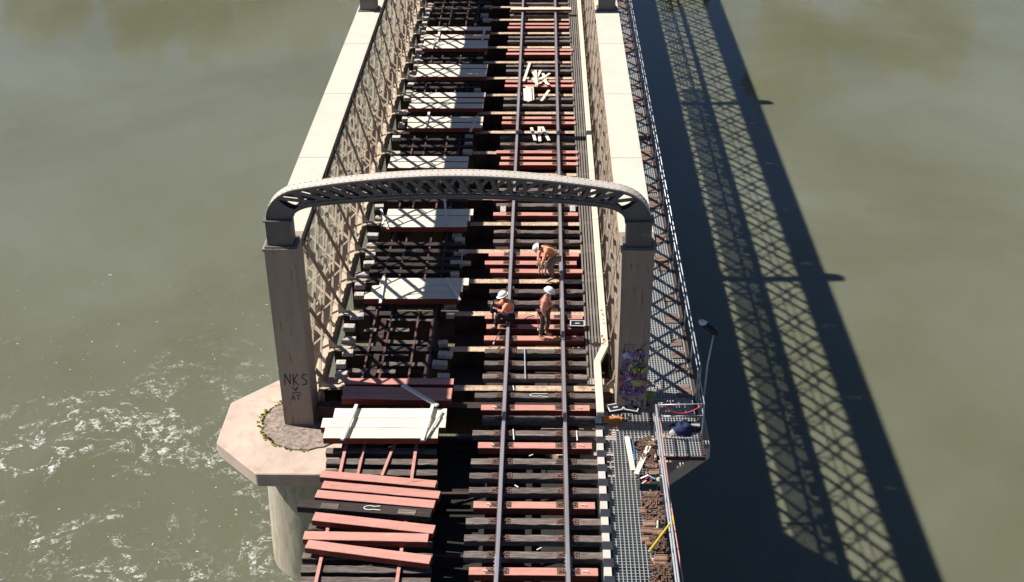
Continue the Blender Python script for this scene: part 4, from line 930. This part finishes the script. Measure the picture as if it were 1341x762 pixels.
def person(loc, yaw, J, label, shirt, trousers, vest, tape, boots):
    """J: joint name -> local point (x forward, y left, z up)"""
    t = thing('person', loc, label, 'person', 'track workers'); t.rotation_euler.z = yaw
    V = {k: Vector(v) for k, v in J.items()}
    chest = V['chest']; up = (V['head'] - V['neck']).normalized(); fwd = V['face'].normalized()
    P, E_, R_ = [], [], []
    def add(p, r_, par=None):
        P.append(Vector(p)); R_.append(r_)
        if par is not None: E_.append((par, len(P) - 1))
        return len(P) - 1
    pel = add(V['pelvis'], .125); ab = add((V['pelvis'] + chest) / 2, .12, pel); ch = add(chest, .14, ab); ut = add(chest.lerp(V['neck'], .6), .11, ch); nk = add(V['neck'], .052, ut)
    hd = add(V['head'] - up * .05, .085, nk); ht = add(V['head'] + up * .07, .078, hd); add(V['head'] - up * .03 + fwd * .1, .018, hd)
    def hand(wr, el, par):
        d = (wr - el).normalized(); side = d.cross(Vector((0, 0, 1)))
        if side.length < .1: side = Vector((0, 1, 0))
        side.normalize(); pal = add(wr + d * .055, .03, par); nrm = side.cross(d)
        for q in range(4):
            o_ = side * (.027 - .018 * q); a = add(wr + d * (.10) + o_, .0095, pal); b_ = add(wr + d * (.125 + [.0, .012, .01, .0][q]) + o_ - nrm * .022, .009, a); add(wr + d * .12 + o_ - nrm * .045, .0085, b_)
        a = add(wr + d * .05 + side * .045, .011, pal); add(wr + d * .085 + side * .05 - nrm * .02, .0095, a)
    for s in 'lr':
        sh = add(V['sh' + s], .062, ut); el = add(V['el' + s], .045, sh); wr = add(V['wr' + s], .03, el); hand(V['wr' + s], V['el' + s], wr)
    for s in 'lr':
        hp = add(V['hip' + s], .095, pel); kn = add(V['kn' + s], .062, hp); ca = add(V['kn' + s].lerp(V['an' + s], .35), .058, kn); an = add(V['an' + s], .04, ca); add(V['toe' + s], .035, an)
    body = skinmesh('body', P, E_, R_, M['skin'], t)
    # clothing
    P, E_, R_ = [], [], []
    ab = add(V['pelvis'].lerp(chest, .12), .145); c1 = add(V['pelvis'].lerp(chest, .5), .14, ab); c2 = add(chest, .165, c1); c3 = add(chest.lerp(V['neck'], .6), .125, c2); add(chest.lerp(V['neck'], .85), .085, c3)
    for s in 'lr': a = add(V['sh' + s], .08, c3); b_ = add(V['el' + s], .062, a); add(V['wr' + s].lerp(V['el' + s], .12), .045, b_)
    sh = skinmesh('shirt', P, E_, R_, shirt, t)
    P, E_, R_ = [], [], []
    pv = add(V['pelvis'], .15)
    for s in 'lr': a = add(V['hip' + s], .115, pv); b_ = add(V['kn' + s], .082, a); c_ = add(V['kn' + s].lerp(V['an' + s], .5), .07, b_); add(V['an' + s].lerp(V['kn' + s], .12), .062, c_)
    skinmesh('trousers', P, E_, R_, trousers, t)
    for s in 'lr':
        P, E_, R_ = [], [], []; a = add(V['an' + s].lerp(V['kn' + s], .2), .055); b_ = add(V['an' + s] + Vector((0, 0, -.02)), .06, a); c_ = add(V['an' + s].lerp(V['toe' + s], .6) + Vector((0, 0, -.01)), .052, b_); add(V['toe' + s] + (V['toe' + s] - V['an' + s]).normalized() * .04, .042, c_)
        skinmesh('boot', P, E_, R_, boots, t)
    # vest straps / tape
    ax = (V['neck'] - V['pelvis']).normalized(); lat = (V['shl'] - V['shr']).normalized(); fr = lat.cross(ax).normalized()
    def ring(c, rx, ry, mt, hgt, nm):
        m = MB(); n = 20; off = t.location
        for k in (-1, 1):
            for q in range(n): a = q * 6.2832 / n; m.v.append(off + c + lat * math.cos(a) * rx + fr * math.sin(a) * ry + ax * k * hgt / 2)
        for q in range(n): m.f.append((q, (q + 1) % n, n + (q + 1) % n, n + q)); m.m.append(0)
        m.build(nm, mt, t, smooth=True)
    ring(chest.lerp(V['pelvis'], .45), .195, .15, tape, .055, 'reflective_band')
    for sg in (-1, 1):
        m = MB(); off = t.location; pts = []
        for q in range(13):
            a = math.pi * q / 12; pts.append(off + chest + lat * sg * (.09 + .01 * math.sin(a)) + fr * math.cos(a) * .17 + ax * (-.12 + .29 * math.sin(a)))
        for a_, b_ in zip(pts, pts[1:]): m.bar(a_, b_, .045, .012, up=(a_ + b_) / 2 - (off + chest - ax * .1))
        m.build('harness_strap', vest, t)
    # helmet
    m = MB(); off = t.location; hc = V['head'] + up * .045; sd_ = up.cross(fwd).normalized(); f2 = sd_.cross(up).normalized(); n, k = 24, 9
    for j in range(k + 1):
        th = math.pi / 2 * j / k
        for i in range(n):
            ph = 2 * math.pi * i / n; m.v.append(off + hc + (f2 * math.cos(ph) * .148 + sd_ * math.sin(ph) * .122) * math.cos(th) + up * (.125 * math.sin(th) + (.008 if abs(math.sin(ph)) < .3 and j > 2 else 0)))
    for j in range(k):
        for i in range(n): m.f.append((j * n + i, j * n + (i + 1) % n, (j + 1) * n + (i + 1) % n, (j + 1) * n + i)); m.m.append(0)
    b0 = len(m.v)
    for rr_, dz in ((1., 0), (1.16, -.012)):
        for i in range(n):
            ph = 2 * math.pi * i / n; ex = 1 + (.25 if rr_ > 1 and math.cos(ph) > .3 else 0) * math.cos(ph); m.v.append(off + hc + (f2 * math.cos(ph) * .148 * ex + sd_ * math.sin(ph) * .122) * rr_ + up * dz)
    for i in range(n): m.f.append((b0 + i, b0 + (i + 1) % n, b0 + n + (i + 1) % n, b0 + n + i)); m.m.append(0)
    m.build('helmet', M['helmet'], t, smooth=True)
    for sg in (-1, 1):
        m = MB(); e_ = off + V['head'] + fwd * .082 + sd_ * sg * .032; m.tube([e_ - fwd * .006, e_ + fwd * .006], [.011, .007], 8); m.build('eye', M['black'], t)
    m = MB(); hh_ = off + V['head'] - fwd * .06 - up * .01; m.tube([hh_ + up * .05, hh_ - up * .05], [.06, .045], 10); m.build('hair', M['hair'], t, smooth=True)
    m = MB(); mm_ = off + V['head'] + fwd * .088 - up * .065; m.bar(mm_ - sd_ * .025, mm_ + sd_ * .025, .008, .008); m.build('mouth', M['redspray'], t)
    return t
PI = math.pi
# standing worker, facing right
J = dict(pelvis=(0, 0, .93), chest=(.03, 0, 1.28), neck=(.07, 0, 1.47), head=(.13, 0, 1.62), face=(.85, .1, -.45), shl=(.05, .18, 1.40), shr=(.05, -.18, 1.40), ell=(.0, .25, 1.12), elr=(.02, -.25, 1.12), wrl=(.2, .2, .98), wrr=(.12, -.25, .88),
         hipl=(0, .1, .88), hipr=(0, -.1, .88), knl=(.08, .12, .48), knr=(-.02, -.12, .48), anl=(.0, .13, .09), anr=(-.1, -.12, .09), toel=(.15, .15, .04), toer=(.05, -.15, .04))
p = at(713, 441, ZS + .0); person((p.x, p.y, ZS + .0), -.35, J, 'person standing in white helmet, faded orange shirt and dark brown trousers, looking down right', M['hivis2'], M['browntr'], M['redspray'], M['hivis'], M['boot'])
# bent worker, facing left
J = dict(pelvis=(-.22, 0, .78), chest=(.1, 0, 1.02), neck=(.27, 0, 1.12), head=(.42, 0, 1.16), face=(.75, 0, -.65), shl=(.2, .19, 1.06), shr=(.2, -.19, 1.06), ell=(.3, .27, .82), elr=(.3, -.22, .80), wrl=(.36, .22, .58), wrr=(.38, -.1, .58),
         hipl=(-.2, .1, .74), hipr=(-.2, -.1, .74), knl=(.1, .17, .46), knr=(.02, -.17, .42), anl=(-.05, .2, .09), anr=(-.2, -.18, .09), toel=(.12, .23, .04), toer=(-.03, -.2, .04))
p = at(720, 363, ZS); person((p.x, p.y, ZS), PI + .3, J, 'person bending forward in white helmet and mustard vest, holding pale laths', M['hivis'], M['khaki'], M['mustard'], M['mustard'], M['khaki'])
m = MB(); 
tt = []
for k, (a, b) in enumerate((((707, 339), (706, 358)), ((711, 339), (710, 359)), ((715, 343), (714, 360)))):
    A = at(*a, .55); B = at(*b, -.02); m = MB(); m.bar(A, B, .055, .03); tag(m.build('lath', M['white']), 'pale lath held in the hands of the bending worker, %s from the left' % ordn(k), 'lath', 'laths held by the bending worker')
# seated worker on the left rail, facing left
J = dict(pelvis=(-.02, 0, .22), chest=(.08, 0, .58), neck=(.14, 0, .77), head=(.2, .0, .91), face=(.8, .0, -.5), shl=(.12, .19, .70), shr=(.12, -.19, .70), ell=(.28, .25, .48), elr=(.3, -.22, .48), wrl=(.42, .2, .56), wrr=(.46, -.12, .58),
         hipl=(.0, .11, .2), hipr=(.0, -.11, .2), knl=(.42, .18, .36), knr=(.4, -.16, .38), anl=(.46, .2, -.08), anr=(.30, -.16, -.08), toel=(.6, .22, -.11), toer=(.45, -.18, -.11))
p = at(668, 420, 0); person((p.x, p.y, 0.0), PI - .35 + .5, J, 'person seated on the left rail in white helmet, orange vest and black trousers', M['hivis'], M['darktr'], M['lilac'], M['lilac'], M['darktr'])
# tools in use
t = thing('power_tool', at(648, 410, .4), 'black hand held machine in front of the seated worker', 'power tool')
a = at(646, 404, .45); m = MB(); m.obox(a, (.09, .02, .02), (-.02, .06, 0), (0, 0, .13)); m.build('motor', M['black'], t, bevel=.02)
m = MB(); m.tube([a + Vector((0, 0, .1)), a + Vector((.02, .02, .28)), a + Vector((.14, .03, .3))], .022, 8); m.build('handle', M['black'], t); m = MB(); m.tube([a, a + Vector((-.02, -.02, -.35))], .03, 8); m.build('bit', M['rail_side'], t)
t = thing('pry_bar', at(647, 448, ZS), 'dark pry bar leaning beside the seated worker onto a red sleeper', 'bar')
m = MB(); m.tube([at(655, 434, .08), at(646.5, 449, ZS + .02)], .014, 8); m.build('shaft', M['rail_side'], t); m = MB(); m.tube([at(647, 448, ZS + .03), at(646, 451, ZS + .02)], .024, 8); m.build('tip', M['kerb_w'], t)
t = thing('marking_rod', at(705, 431, ZS), 'thin rod with a white foot beside the standing worker', 'rod')
m = MB(); m.tube([at(704, 405, .75), at(705, 431, ZS + .05)], .012, 6); m.build('shaft', M['redspray'], t); m = MB(); m.tube([at(705, 430, ZS + .04), at(705, 433, ZS + .03)], .03, 8); m.build('foot', M['kerb_w'], t)
m = MB(); m.tube([at(725, 441, ZS + .03), at(731, 443, ZS + .03), at(736, 440, ZS + .03)], .03, 8); tag(m.build('orange_tool', M['orange']), 'orange tool lying right of the standing worker near the rail', 'tool')
m = MB(); m.obox(at(732, 443.5, ZS + .02), (.14, .0, 0), (0, .04, 0), (0, 0, .015)); tag(m.build('white_tool', M['kerb_w'], bevel=.005), 'flat white tool on the red sleeper right of the standing worker', 'tool')
m = MB(); m.tube([at(684, 419, ZS + .05), at(692, 415, ZS + .05), at(699, 413, ZS + .05)], .014, 6); tag(m.build('hose', M['black']), 'black hose on the red sleeper between seated and standing workers', 'hose')
